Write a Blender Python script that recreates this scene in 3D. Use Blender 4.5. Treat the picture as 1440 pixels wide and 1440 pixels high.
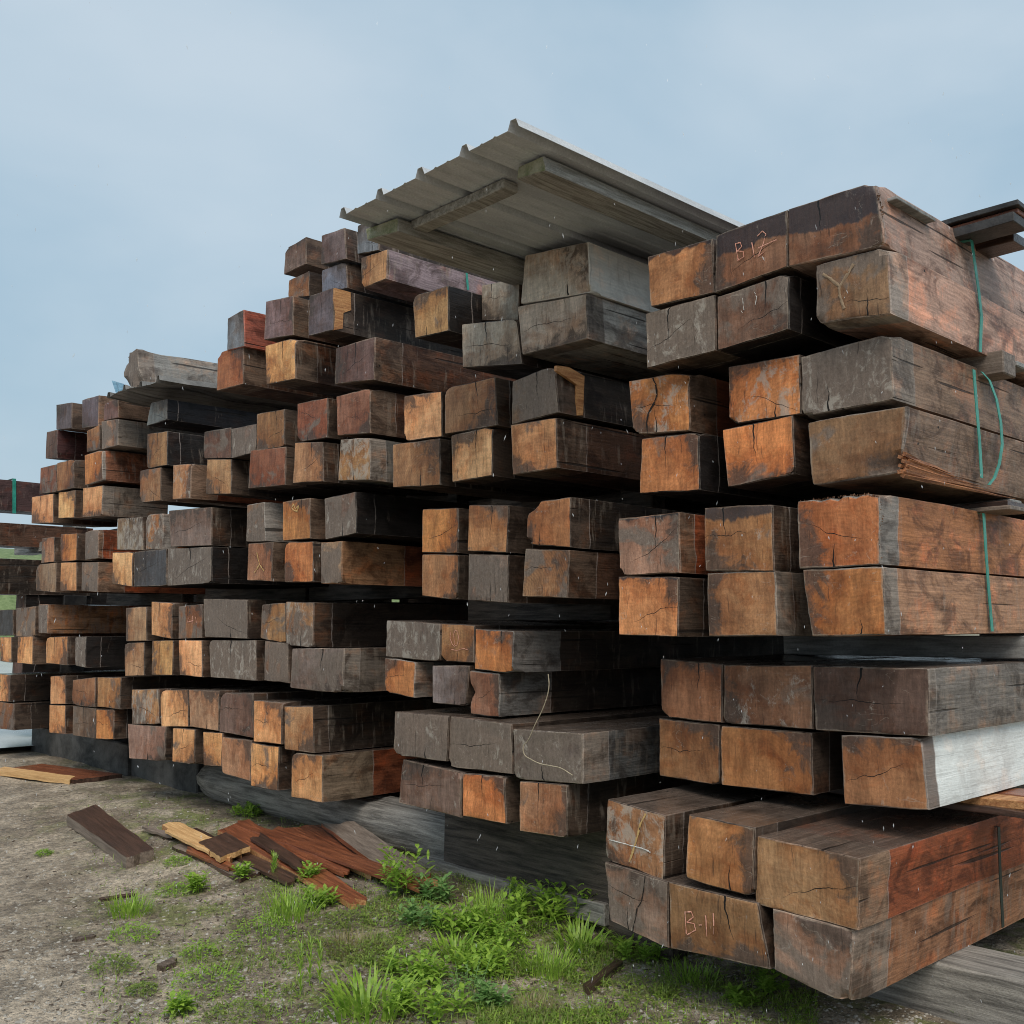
import bpy, bmesh, math, random
from mathutils import Vector, Matrix, noise

# ------------------------------------------------------------------ clear
for o in list(bpy.data.objects):
    bpy.data.objects.remove(o, do_unlink=True)
scene = bpy.context.scene
COL = scene.collection

# ------------------------------------------------------------------ camera
CAMZ = 1.65
F_PX = 1442.0
YAW = math.radians(46.7)
PITCH = math.radians(6.33)
cam_data = bpy.data.cameras.new("camera")
cam_data.sensor_width = 36.0
cam_data.lens = 36.0 * F_PX / 1440.0
cam_data.clip_start = 0.05
cam_data.clip_end = 2000
cam = bpy.data.objects.new("camera", cam_data)
COL.objects.link(cam)
cam.location = (0, 0, CAMZ)
cam.rotation_euler = (math.pi / 2 + PITCH, 0, YAW)
scene.camera = cam
CAMR = cam.rotation_euler.to_matrix()

# ------------------------------------------------------------------ world and sun
SUN_ELEV = math.radians(52)
SUN_AZ = math.radians(132)       # compass angle from +Y clockwise: the light comes from behind the camera
world = bpy.data.worlds.new("World")
scene.world = world
world.use_nodes = True
wt = world.node_tree
wt.nodes.clear()
w_out = wt.nodes.new("ShaderNodeOutputWorld")
w_bg = wt.nodes.new("ShaderNodeBackground")
w_bg2 = wt.nodes.new("ShaderNodeBackground")
w_mix = wt.nodes.new("ShaderNodeMixShader")
w_sky = wt.nodes.new("ShaderNodeTexSky")
w_sky.sky_type = 'NISHITA'
w_sky.sun_disc = False
w_sky.sun_elevation = SUN_ELEV
w_sky.sun_rotation = SUN_AZ
w_sky.air_density = 1.6
w_sky.dust_density = 4.0
wt.links.new(w_sky.outputs[0], w_bg.inputs[0])
w_bg.inputs[1].default_value = 0.09
w_tc = wt.nodes.new("ShaderNodeTexCoord")
w_map = wt.nodes.new("ShaderNodeMapping")
w_map.inputs['Scale'].default_value = (1.0, 1.0, 2.2)
w_map.inputs['Location'].default_value = (5.6, 2.9, 0.3)
w_ns = wt.nodes.new("ShaderNodeTexNoise")
w_ns.inputs['Scale'].default_value = 1.9
w_ns.inputs['Detail'].default_value = 5
w_ns.inputs['Roughness'].default_value = 0.5
w_ns.inputs['Distortion'].default_value = 0.3
w_rmp = wt.nodes.new("ShaderNodeValToRGB")
w_rmp.color_ramp.elements[0].position = 0.30
w_rmp.color_ramp.elements[0].color = (0.29, 0.425, 0.535, 1)
w_rmp.color_ramp.elements[1].position = 0.70
w_rmp.color_ramp.elements[1].color = (0.475, 0.565, 0.64, 1)
wt.links.new(w_tc.outputs['Generated'], w_map.inputs[0])
wt.links.new(w_map.outputs[0], w_ns.inputs['Vector'])
wt.links.new(w_ns.outputs[0], w_rmp.inputs[0])
wt.links.new(w_rmp.outputs[0], w_bg2.inputs[0])
w_bg2.inputs[1].default_value = 0.88
w_mix.inputs[0].default_value = 0.86
wt.links.new(w_bg.outputs[0], w_mix.inputs[1])
wt.links.new(w_bg2.outputs[0], w_mix.inputs[2])
wt.links.new(w_mix.outputs[0], w_out.inputs[0])

sun_data = bpy.data.lights.new("sun", 'SUN')
sun_data.energy = 1.5
sun_data.angle = math.radians(35)
sun_data.color = (1.0, 0.92, 0.81)
sun = bpy.data.objects.new("sun", sun_data)
COL.objects.link(sun)
sd = Vector((math.sin(SUN_AZ) * math.cos(SUN_ELEV), math.cos(SUN_AZ) * math.cos(SUN_ELEV), math.sin(SUN_ELEV)))
sun.rotation_euler = sd.to_track_quat('Z', 'Y').to_euler()

scene.view_settings.view_transform = 'Standard'
scene.view_settings.look = 'None'
scene.view_settings.exposure = 0.52
scene.view_settings.gamma = 1.0
scene.view_settings.use_curve_mapping = False
scene.render.engine = 'CYCLES'
scene.cycles.max_bounces = 5
scene.cycles.diffuse_bounces = 3
scene.cycles.glossy_bounces = 2
scene.cycles.transmission_bounces = 2
scene.cycles.transparent_max_bounces = 6
scene.cycles.use_adaptive_sampling = True
scene.cycles.adaptive_threshold = 0.012
scene.cycles.use_denoising = True
scene.cycles.filter_width = 1.0

# ------------------------------------------------------------------ helpers
def ray(px, py):
    d = CAMR @ Vector(((px - 720) / F_PX, -(py - 720) / F_PX, -1.0))
    return d

def on_y(px, py, Y):
    d = ray(px, py); t = Y / d.y
    return Vector((d.x * t, Y, CAMZ + d.z * t))

def on_x(px, py, X):
    d = ray(px, py); t = X / d.x
    return Vector((X, d.y * t, CAMZ + d.z * t))

def on_z(px, py, Z=0.0):
    d = ray(px, py); t = (Z - CAMZ) / d.z
    return Vector((d.x * t, d.y * t, Z))

def link(name, mesh, parent=None):
    o = bpy.data.objects.new(name, mesh)
    COL.objects.link(o)
    if parent is not None:
        o.parent = parent
    return o

def tag(o, label=None, cat=None, group=None, kind=None):
    if label: o['label'] = label
    if cat: o['category'] = cat
    if group: o['group'] = group
    if kind: o['kind'] = kind
    elif cat: o['kind'] = 'thing'
    return o

def mesh_from(name, verts, faces, mats, fmat=None, smooth=False, sharp=None):
    me = bpy.data.meshes.new(name)
    me.from_pydata([tuple(v) for v in verts], [], faces)
    for m in mats:
        me.materials.append(m)
    if fmat:
        me.polygons.foreach_set('material_index', fmat)
    if smooth:
        me.polygons.foreach_set('use_smooth', [True] * len(me.polygons))
        if sharp:
            me.set_sharp_from_angle(angle=math.radians(sharp))
    me.update()
    return me

# ---- node mini language
class NT:
    def __init__(self, name):
        self.mat = bpy.data.materials.new(name)
        self.mat.use_nodes = True
        self.t = self.mat.node_tree
        self.t.nodes.clear()
        self.out = self.t.nodes.new("ShaderNodeOutputMaterial")
    def put(self, sock, v):
        if v is None: return
        if isinstance(v, bpy.types.NodeSocket):
            self.t.links.new(v, sock)
        else:
            if hasattr(sock, 'default_value'):
                try:
                    sock.default_value = v
                except Exception:
                    sock.default_value = tuple(v) + (1,) if len(v) == 3 else v
    def node(self, typ, ins=None, **props):
        n = self.t.nodes.new(typ)
        for k, v in props.items(): setattr(n, k, v)
        if ins:
            for k, v in ins.items(): self.put(n.inputs[k], v)
        return n
    def m(self, op, a, b=None, c=None, clamp=False):
        n = self.node("ShaderNodeMath", operation=op, use_clamp=clamp)
        self.put(n.inputs[0], a); self.put(n.inputs[1], b)
        if c is not None: self.put(n.inputs[2], c)
        return n.outputs[0]
    def vm(self, op, a, b=None, scale=None):
        n = self.node("ShaderNodeVectorMath", operation=op)
        self.put(n.inputs[0], a)
        if b is not None: self.put(n.inputs[1], b)
        if scale is not None: self.put(n.inputs['Scale'], scale)
        return n.outputs['Value'] if op in ('LENGTH', 'DISTANCE', 'DOT_PRODUCT') else n.outputs[0]
    def noise(self, vec, scale=1.0, detail=3.0, rough=0.55, dist=0.0):
        n = self.node("ShaderNodeTexNoise", {'Vector': vec, 'Scale': scale, 'Detail': detail, 'Roughness': rough, 'Distortion': dist})
        return n.outputs[0]
    def ramp(self, v, a, b, lo=0.0, hi=1.0):
        n = self.node("ShaderNodeMapRange", {0: v, 1: a, 2: b, 3: lo, 4: hi}, interpolation_type='SMOOTHSTEP')
        return n.outputs[0]
    def lin(self, v, a, b, lo=0.0, hi=1.0):
        n = self.node("ShaderNodeMapRange", {0: v, 1: a, 2: b, 3: lo, 4: hi})
        return n.outputs[0]
    def mix(self, f, a, b, blend='MIX'):
        n = self.node("ShaderNodeMix", data_type='RGBA', blend_type=blend)
        self.put(n.inputs[0], f)
        self.put(n.inputs[6], a); self.put(n.inputs[7], b)
        return n.outputs[2]
    def fmix(self, f, a, b):
        n = self.node("ShaderNodeMix", data_type='FLOAT')
        self.put(n.inputs[0], f); self.put(n.inputs[2], a); self.put(n.inputs[3], b)
        return n.outputs[0]
    def attr(self, name, typ='OBJECT'):
        n = self.node("ShaderNodeAttribute"); n.attribute_type = typ; n.attribute_name = name
        return n
    def objv(self):
        return self.node("ShaderNodeTexCoord").outputs['Object']
    def rnd(self):
        return self.node("ShaderNodeObjectInfo").outputs['Random']
    def sep(self, v):
        n = self.node("ShaderNodeSeparateXYZ", {0: v}); return n.outputs
    def comb(self, x, y, z):
        return self.node("ShaderNodeCombineXYZ", {0: x, 1: y, 2: z}).outputs[0]
    def bump(self, h, strength=0.6, dist=0.01, normal=None):
        n = self.node("ShaderNodeBump", {'Height': h, 'Strength': strength, 'Distance': dist})
        if normal is not None: self.put(n.inputs['Normal'], normal)
        return n.outputs[0]
    def finish(self, col, rough=0.7, normal=None, spec=0.4, metal=0.0, extra=None):
        b = self.node("ShaderNodeBsdfPrincipled")
        self.put(b.inputs['Base Color'], col)
        self.put(b.inputs['Roughness'], rough)
        self.put(b.inputs['Specular IOR Level'], spec)
        self.put(b.inputs['Metallic'], metal)
        if normal is not None: self.put(b.inputs['Normal'], normal)
        if extra:
            for k, v in extra.items(): self.put(b.inputs[k], v)
        self.t.links.new(b.outputs[0], self.out.inputs[0])
        self.bsdf = b
        return self.mat

# ------------------------------------------------------------------ materials
def make_end_wood():
    g = NT("sawn_timber_end")
    P0 = g.objv(); r = g.rnd()
    off = g.comb(g.m('MULTIPLY', r, 61.0), g.m('MULTIPLY', r, 23.0), g.m('MULTIPLY', r, 47.0))
    P = g.vm('ADD', P0, off)
    uv = g.node("ShaderNodeUVMap", uv_map="face").outputs[0]
    u, v, _ = g.sep(uv)
    ec = g.attr('ec').outputs['Color']
    gray = g.attr('gray').outputs['Fac']
    wet = g.attr('wet').outputs['Fac']
    chalk = g.attr('chalk').outputs['Fac']
    ring = g.attr('ring').outputs['Fac']
    # vertical saw streaks, wandering a little
    wob = g.noise(P, 6.0, 2.0)
    Pw = g.vm('ADD', P, g.comb(g.m('MULTIPLY', wob, 0.05), 0.0, 0.0))
    streak = g.noise(g.vm('MULTIPLY', Pw, (58, 1, 7)), 1.0, 6.0, 0.74)
    broad = g.noise(g.vm('MULTIPLY', Pw, (16, 1, 3)), 1.0, 3.0, 0.5)
    hor = g.noise(g.vm('MULTIPLY', P, (6, 1, 60)), 1.0, 4.0, 0.7)
    fine = g.noise(P, 60.0, 5.0, 0.85)
    bl = g.noise(P, 5.5, 5.0, 0.64, 0.4)
    bl2 = g.noise(g.vm('ADD', P, (7.3, 0, 3.1)), 9.0, 5.0, 0.65, 0.3)
    # growth rings about a pith
    r2 = g.m('FRACT', g.m('MULTIPLY', r, 17.3)); r3 = g.m('FRACT', g.m('MULTIPLY', r, 53.7))
    cx = g.lin(r2, 0, 1, -0.22, 0.22); cz = g.lin(r3, 0, 1, -0.30, 0.12)
    dv = g.vm('SUBTRACT', P0, g.comb(cx, 0.0, cz))
    dv = g.vm('MULTIPLY', dv, (1, 0, 1))
    dl = g.m('ADD', g.vm('LENGTH', dv), g.m('MULTIPLY', wob, 0.05))
    rings = g.m('SINE', g.m('MULTIPLY', dl, 360.0))
    rings = g.m('MULTIPLY', rings, ring)
    k = g.lin(streak, 0.32, 0.68, 0.74, 1.22)
    k = g.m('MULTIPLY', k, g.lin(broad, 0.33, 0.67, 0.80, 1.18))
    k = g.m('MULTIPLY', k, g.lin(hor, 0.36, 0.64, 0.91, 1.09))
    k = g.m('MULTIPLY', k, g.lin(fine, 0.30, 0.70, 0.76, 1.22))
    k = g.m('ADD', k, g.m('MULTIPLY', rings, 0.075))
    col = g.vm('SCALE', ec, scale=k)
    # brown and red patches, tannin
    col = g.mix(g.m('MULTIPLY', g.ramp(bl, 0.46, 0.66), 0.55), col, g.vm('MULTIPLY', col, (0.50, 0.40, 0.34)))
    col = g.mix(g.m('MULTIPLY', g.ramp(bl2, 0.50, 0.70), 0.5), col, g.vm('MULTIPLY', col, (0.9, 0.62, 0.42)))
    # charcoal and rust washes creeping in from one side of the face
    ra = g.m('MULTIPLY', g.m('FRACT', g.m('MULTIPLY', r, 29.7)), 6.2832)
    gd = g.m('ADD', g.m('MULTIPLY', g.m('SUBTRACT', u, 0.5), g.m('COSINE', ra)), g.m('MULTIPLY', g.m('SUBTRACT', v, 0.5), g.m('SINE', ra)))
    lob = g.noise(g.vm('ADD', P, (11.0, 0, 2.0)), 7.5, 6.0, 0.68, 0.7)
    sg = g.m('ADD', g.m('MULTIPLY', gd, 0.62), g.m('SUBTRACT', lob, 0.5))
    rust = g.ramp(sg, -0.08, 0.10)
    col = g.mix(g.m('MULTIPLY', rust, 0.62), col, g.vm('MULTIPLY', col, (0.66, 0.50, 0.40)))
    char = g.ramp(sg, 0.14, 0.29)
    col = g.mix(g.m('MULTIPLY', char, 0.80), col, g.vm('SCALE', (0.075, 0.056, 0.046), scale=k))
    # weathered grey
    gn = g.noise(g.vm('ADD', P, (1.3, 0, 9.1)), 4.2, 5.0, 0.6, 0.6)
    gcol = g.mix(g.m('MULTIPLY', g.m('ADD', g.lin(streak, 0.2, 0.8), g.lin(fine, 0.3, 0.7)), 0.5), (0.072, 0.052, 0.041, 1), (0.295, 0.230, 0.185, 1))
    gm = g.m('MULTIPLY', g.ramp(g.m('ADD', gn, g.m('MULTIPLY', g.m('SUBTRACT', gray, 0.5), 0.85)), 0.45, 0.56), 0.92)
    col = g.mix(gm, col, gcol)
    # dark soaked band from the top
    wn = g.noise(g.vm('MULTIPLY', P, (9, 1, 3)), 1.0, 4.0, 0.6)
    wv = g.m('ADD', g.m('SUBTRACT', v, g.m('SUBTRACT', 1.0, wet)), g.m('MULTIPLY', g.m('SUBTRACT', wn, 0.5), 0.45))
    wm = g.m('MULTIPLY', g.ramp(wv, 0.0, 0.05), g.m('GREATER_THAN', wet, 0.01))
    col = g.mix(g.m('MULTIPLY', wm, 0.86), col, (0.030, 0.026, 0.030, 1))
    # chalky pale smears
    cn = g.noise(g.vm('MULTIPLY', P, (12, 1, 8)), 1.0, 6.0, 0.75, 0.5)
    cm = g.ramp(g.m('ADD', cn, g.m('MULTIPLY', chalk, 0.30)), 0.66, 0.78)
    col = g.mix(g.m('MULTIPLY', cm, 0.62), col, (0.46, 0.41, 0.35, 1))
    ed = g.m('MINIMUM', g.m('MINIMUM', u, g.m('SUBTRACT', 1.0, u)), g.m('MINIMUM', v, g.m('SUBTRACT', 1.0, v)))
    rim = g.m('MULTIPLY', g.ramp(g.m('ADD', ed, g.m('MULTIPLY', g.m('SUBTRACT', bl2, 0.5), 0.10)), 0.0, 0.028, 1.0, 0.0), g.ramp(lob, 0.40, 0.60))
    col = g.mix(g.m('MULTIPLY', rim, 0.45), col, (0.46, 0.37, 0.28, 1))
    sx1 = g.noise(g.vm('MULTIPLY', g.vm('ADD', P, (5.5, 0, 1.1)), (5, 1, 13)), 1.0, 3.0, 0.5, 1.2)
    scr = g.m('MULTIPLY', g.ramp(g.m('ABSOLUTE', g.m('SUBTRACT', sx1, 0.5)), 0.0, 0.010, 1.0, 0.0), g.ramp(lob, 0.52, 0.62))
    col = g.mix(g.m('MULTIPLY', scr, 0.35), col, (0.50, 0.42, 0.34, 1))
    # drying checks
    n1 = g.noise(g.comb(g.m('MULTIPLY', r, 91.0), 0.0, g.m('MULTIPLY', v, 2.2)), 1.0, 3.0, 0.5)
    n2 = g.noise(g.comb(g.m('MULTIPLY', u, 2.2), g.m('MULTIPLY', r, 37.0), 0.0), 1.0, 3.0, 0.5)
    x0 = g.lin(r2, 0, 1, 0.28, 0.72)
    d1 = g.m('ABSOLUTE', g.m('SUBTRACT', g.m('SUBTRACT', u, x0), g.m('MULTIPLY', g.m('SUBTRACT', n1, 0.5), 0.16)))
    up = g.m('GREATER_THAN', r3, 0.5)
    vv = g.fmix(up, v, g.m('SUBTRACT', 1.0, v))
    len1 = g.lin(r3, 0, 1, 0.25, 0.75)
    wdt = g.m('MULTIPLY', g.lin(vv, 0.0, len1, 0.012, 0.0), g.m('LESS_THAN', g.m('FRACT', g.m('MULTIPLY', r, 7.7)), 0.62), clamp=True)
    c1 = g.m('LESS_THAN', d1, wdt)
    slope = g.lin(r3, 0, 1, -0.7, 0.7)
    d2 = g.m('ABSOLUTE', g.m('SUBTRACT', g.m('SUBTRACT', v, g.lin(r2, 0, 1, 0.62, 0.3)),
                              g.m('ADD', g.m('MULTIPLY', g.m('SUBTRACT', u, 0.5), slope), g.m('MULTIPLY', g.m('SUBTRACT', n2, 0.5), 0.40))))
    w2 = g.m('MULTIPLY', g.lin(g.m('ABSOLUTE', g.m('SUBTRACT', u, x0)), 0.0, 0.42, 0.0065, 0.0), g.m('LESS_THAN', g.m('FRACT', g.m('MULTIPLY', r, 11.1)), 0.38), clamp=True)
    c2 = g.m('LESS_THAN', d2, w2)
    cr = g.m('MAXIMUM', c1, c2)
    # many hairline checks
    hl = g.noise(g.vm('MULTIPLY', Pw, (95, 1, 6)), 1.0, 2.0, 0.4)
    hm = g.m('MULTIPLY', g.ramp(hl, 0.66, 0.72), g.ramp(bl2, 0.35, 0.55))
    col = g.mix(g.m('MULTIPLY', hm, 0.6), col, (0.03, 0.02, 0.016, 1))
    col = g.mix(cr, col, (0.008, 0.006, 0.005, 1))
    h = g.m('ADD', g.m('MULTIPLY', streak, 0.7), g.m('MULTIPLY', fine, 0.35))
    h = g.m('SUBTRACT', h, g.m('MULTIPLY', cr, 1.6))
    nrm = g.bump(h, 0.85, 0.006)
    rough = g.fmix(wm, g.lin(bl, 0.3, 0.7, 0.85, 0.6), 0.34)
    return g.finish(col, rough, nrm, 0.35)

def make_side_wood():
    g = NT("timber_side")
    P0 = g.objv(); r = g.rnd()
    off = g.comb(g.m('MULTIPLY', r, 41.0), g.m('MULTIPLY', r, 73.0), g.m('MULTIPLY', r, 29.0))
    P = g.vm('ADD', P0, off)
    x, y, z = g.sep(P0)
    sc = g.attr('sc').outputs['Color']
    ez = g.attr('ez').outputs['Color']
    seam = g.attr('seam').outputs['Fac']
    smear = g.attr('smear').outputs['Fac']
    rough_amt = g.m('SUBTRACT', 1.0, g.attr('plain').outputs['Fac'])
    grainv = g.vm('MULTIPLY', P, (26, 1.6, 26))
    grain = g.noise(grainv, 1.0, 6.0, 0.74, 0.5)
    gl = g.noise(g.vm('MULTIPLY', P, (75, 2.2, 75)), 1.0, 3.0, 0.6, 0.4)
    bl = g.noise(g.vm('MULTIPLY', P, (6, 4.0, 6)), 1.0, 6.0, 0.68, 0.8)
    bl2 = g.noise(g.vm('MULTIPLY', g.vm('ADD', P, (3, 5, 7)), (7, 4.5, 7)), 1.0, 5.0, 0.65)
    fine = g.noise(P, 55.0, 5.0, 0.85)
    vs = g.noise(g.vm('MULTIPLY', P, (3, 22, 4)), 1.0, 4.0, 0.62, 0.3)
    sn = g.noise(P, 7.0, 3.0)
    yy = g.m('ADD', y, g.m('MULTIPLY', g.m('SUBTRACT', sn, 0.5), 0.05))
    zone = g.ramp(g.m('SUBTRACT', yy, seam), -0.006, 0.006)
    # cathedral grain (growth bands cut lengthwise)
    dz = g.m('ADD', g.m('ABSOLUTE', g.m('ADD', z, g.m('MULTIPLY', g.noise(g.vm('MULTIPLY', P, (1, 1.3, 1)), 1.0, 3.0), 0.35))),
             g.m('MULTIPLY', y, 0.06))
    cath = g.m('SINE', g.m('MULTIPLY', g.m('ADD', dz, g.m('MULTIPLY', grain, 0.03)), 300.0))
    k = g.lin(grain, 0.34, 0.66, 0.74, 1.24)
    k = g.m('MULTIPLY', k, g.lin(gl, 0.34, 0.66, 0.84, 1.15))
    k = g.m('MULTIPLY', k, g.lin(fine, 0.30, 0.70, 0.74, 1.26))
    k = g.m('ADD', k, g.m('MULTIPLY', cath, 0.08))
    k = g.fmix(rough_amt, g.lin(bl, 0.2, 0.8, 0.9, 1.05), k)
    col = g.mix(zone, ez, sc)
    col = g.vm('SCALE', col, scale=k)
    col = g.mix(g.m('MULTIPLY', g.m('MULTIPLY', g.ramp(bl, 0.45, 0.62), 0.80), rough_amt), col, g.vm('MULTIPLY', col, (0.30, 0.25, 0.23)))
    col = g.mix(g.m('MULTIPLY', g.m('MULTIPLY', g.ramp(bl2, 0.50, 0.68), 0.7), rough_amt), col, g.vm('MULTIPLY', col, (1.7, 1.15, 0.85)))
    # pale vertical smears (mortar, glue, dried mud)
    sm = g.ramp(g.m('ADD', vs, g.m('MULTIPLY', smear, 0.26)), 0.62, 0.76)
    sm = g.m('MULTIPLY', sm, g.ramp(bl2, 0.36, 0.6))
    col = g.mix(g.m('MULTIPLY', sm, 0.42), col, (0.32, 0.265, 0.215, 1))
    # pale line where an old fitting ended
    ln = g.m('MULTIPLY', g.ramp(g.m('ABSOLUTE', g.m('SUBTRACT', yy, seam)), 0.0, 0.006, 1.0, 0.0), g.ramp(bl2, 0.3, 0.55))
    col = g.mix(g.m('MULTIPLY', ln, 0.55), col, (0.42, 0.36, 0.33, 1))
    nzz = g.sep(g.node("ShaderNodeNewGeometry").outputs['True Normal'])[2]
    tw = g.m('MULTIPLY', g.ramp(nzz, 0.8, 0.95), g.ramp(bl2, 0.30, 0.55, 0.45, 0.9))
    col = g.mix(tw, col, g.vm('SCALE', (0.130, 0.098, 0.080), scale=k))
    # worn arrises
    ar = g.attr('arris', 'GEOMETRY').outputs['Fac']
    am = g.ramp(g.m('ADD', ar, g.m('MULTIPLY', g.m('SUBTRACT', bl2, 0.5), 1.5)), 0.72, 1.0)
    col = g.mix(g.m('MULTIPLY', am, 0.5), col, g.mix(0.5, (0.34, 0.29, 0.25, 1), g.vm('SCALE', col, scale=2.2)))
    # bolt and nail holes
    vor = g.node("ShaderNodeTexVoronoi", {'Vector': P, 'Scale': 5.5}); vd = vor.outputs['Distance']
    hole = g.m('MULTIPLY', g.m('LESS_THAN', vd, 0.035), g.m('GREATER_THAN', g.sep(vor.outputs['Color'])[0], 0.45))
    crk = g.noise(g.vm('MULTIPLY', P, (34, 0.8, 34)), 1.0, 2.0, 0.4)
    cm = g.m('MULTIPLY', g.ramp(crk, 0.69, 0.73), rough_amt)
    col = g.mix(g.m('MULTIPLY', cm, 0.8), col, (0.012, 0.010, 0.009, 1))
    col = g.mix(hole, col, (0.008, 0.007, 0.006, 1))
    h = g.m('ADD', grain, g.m('MULTIPLY', gl, 0.5))
    h = g.m('ADD', h, g.m('MULTIPLY', fine, 0.25))
    h = g.m('SUBTRACT', h, g.m('MULTIPLY', cm, 1.4))
    nrm = g.bump(h, 0.7, 0.006)
    # rain lies on the upper faces
    nz = g.sep(g.node("ShaderNodeNewGeometry").outputs['True Normal'])[2]
    topm = g.m('MULTIPLY', g.ramp(nz, 0.75, 0.95), g.ramp(bl, 0.30, 0.55, 0.5, 1.0))
    rough = g.fmix(topm, g.lin(bl2, 0.3, 0.7, 0.70, 0.40), 0.16)
    nrm2 = g.node("ShaderNodeMix", data_type='VECTOR')
    g.put(nrm2.inputs[0], g.m('MULTIPLY', topm, 0.75)); g.put(nrm2.inputs[4], nrm)
    g.put(nrm2.inputs[5], g.node("ShaderNodeNewGeometry").outputs['Normal'])
    return g.finish(col, rough, nrm2.outputs[1], 0.30)

M_END = make_end_wood()
M_SIDE = make_side_wood()

def simple_mat(name, c1, c2, scale=8.0, rough=0.7, stretch=(1, 1, 1), bump=0.3, spec=0.4, metal=0.0, fine=90.0):
    g = NT(name)
    P = g.vm('ADD', g.objv(), g.comb(g.m('MULTIPLY', g.rnd(), 31.0), 0.0, g.m('MULTIPLY', g.rnd(), 17.0)))
    n = g.noise(g.vm('MULTIPLY', P, stretch), scale, 7.0, 0.72, 0.3)
    f = g.noise(P, fine, 3.0, 0.65)
    col = g.mix(g.ramp(n, 0.32, 0.68), c1 + (1,), c2 + (1,))
    col = g.vm('SCALE', col, scale=g.lin(f, 0.2, 0.8, 0.8, 1.2))
    nrm = g.bump(g.m('ADD', n, g.m('MULTIPLY', f, 0.4)), bump, 0.006)
    return g.finish(col, g.lin(n, 0.3, 0.7, rough, rough * 0.75), nrm, spec, metal)

M_GREYWOOD = simple_mat("weathered_grey_wood", (0.10, 0.092, 0.083), (0.36, 0.335, 0.30), 1.0, 0.8, (2.5, 34, 34), 1.0)
M_SPACER = simple_mat("grey_lumber", (0.15, 0.145, 0.14), (0.34, 0.33, 0.31), 1.0, 0.6, (3, 30, 30), 0.5)
M_BLACKWOOD = simple_mat("tarred_wood", (0.016, 0.015, 0.015), (0.058, 0.053, 0.050), 7.0, 0.55, (1, 1, 1), 0.5)
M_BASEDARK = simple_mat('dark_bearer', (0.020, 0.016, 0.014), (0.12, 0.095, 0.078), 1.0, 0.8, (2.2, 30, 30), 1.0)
M_BASE = simple_mat('stained_base', (0.018, 0.017, 0.016), (0.11, 0.105, 0.10), 2.6, 0.7, (1, 1, 1.4), 0.6)
M_PLANKGREY = simple_mat("weathered_plank", (0.16, 0.145, 0.12), (0.42, 0.40, 0.36), 1.0, 0.8, (40, 3, 40), 0.6)
M_PLANKRED = simple_mat("plank_underside", (0.10, 0.065, 0.055), (0.20, 0.15, 0.13), 1.0, 0.7, (30, 2.5, 30), 0.5)
M_MOSSEND = simple_mat("mossy_wood_end", (0.14, 0.16, 0.07), (0.36, 0.34, 0.24), 14.0, 0.85, (1, 1, 1), 0.5)
M_STRAP = simple_mat("green_strap", (0.02, 0.20, 0.15), (0.05, 0.34, 0.26), 5.0, 0.35, (1, 1, 1), 0.1)
M_STRAPD = simple_mat("black_green_strap", (0.010, 0.022, 0.02), (0.02, 0.04, 0.035), 5.0, 0.35, (1, 1, 1), 0.1)
M_SHEET = simple_mat("roof_sheet_paint", (0.43, 0.445, 0.465), (0.60, 0.615, 0.63), 3.0, 0.45, (3, 0.6, 1), 0.08)
M_SHEET2 = simple_mat("dull_roof_sheet", (0.13, 0.125, 0.12), (0.26, 0.25, 0.235), 3.0, 0.5, (1, 1, 1), 0.1)
M_BLUE = simple_mat("blue_plastic", (0.10, 0.24, 0.36), (0.28, 0.48, 0.62), 12.0, 0.4, (1, 1, 6), 0.1)
M_CRAYON = simple_mat("lumber_crayon", (0.55, 0.22, 0.15), (0.78, 0.42, 0.32), 60.0, 0.9)
M_CHALK = simple_mat("yellow_chalk", (0.45, 0.27, 0.09), (0.62, 0.42, 0.19), 60.0, 0.9)
M_WHITECHALK = simple_mat("white_chalk", (0.42, 0.40, 0.37), (0.7, 0.68, 0.64), 60.0, 0.9)
M_PALEWOOD = simple_mat('bruised_wood', (0.25, 0.165, 0.10), (0.34, 0.24, 0.155), 30.0, 0.9)
M_TWINE = simple_mat("twine", (0.30, 0.24, 0.17), (0.5, 0.42, 0.3), 40.0, 0.9)
M_SPLINT = simple_mat("fresh_splintered_wood", (0.30, 0.12, 0.045), (0.62, 0.33, 0.14), 1.0, 0.7, (40, 3, 40), 0.9)
M_SPLINT2 = simple_mat('red_splintered_wood', (0.15, 0.05, 0.022), (0.52, 0.23, 0.10), 1.0, 0.6, (60, 3, 60), 0.9)
M_FRAY = simple_mat('frayed_wood', (0.10, 0.05, 0.03), (0.30, 0.15, 0.08), 40.0, 0.8)
M_BOARD_RED = simple_mat("wet_red_board", (0.11, 0.035, 0.018), (0.33, 0.11, 0.05), 1.0, 0.32, (2.2, 42, 42), 0.7, 0.5)
M_BOARD_DARK = simple_mat("wet_dark_board", (0.030, 0.018, 0.014), (0.10, 0.055, 0.04), 1.0, 0.35, (2.2, 42, 42), 0.7, 0.5)
M_BOARD_GREY = simple_mat("grey_brown_board", (0.12, 0.09, 0.07), (0.26, 0.205, 0.165), 1.0, 0.6, (2.2, 42, 42), 0.7)
M_FRESH = simple_mat("fresh_yellow_wood", (0.48, 0.26, 0.10), (0.75, 0.48, 0.22), 1.0, 0.65, (2.2, 50, 50), 0.8)
M_CONCRETE = simple_mat("wet_concrete", (0.42, 0.43, 0.44), (0.62, 0.63, 0.64), 0.6, 0.3, (1, 1, 1), 0.2)
M_BARK = simple_mat("bark_chip", (0.05, 0.035, 0.025), (0.16, 0.12, 0.09), 20.0, 0.85)
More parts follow.
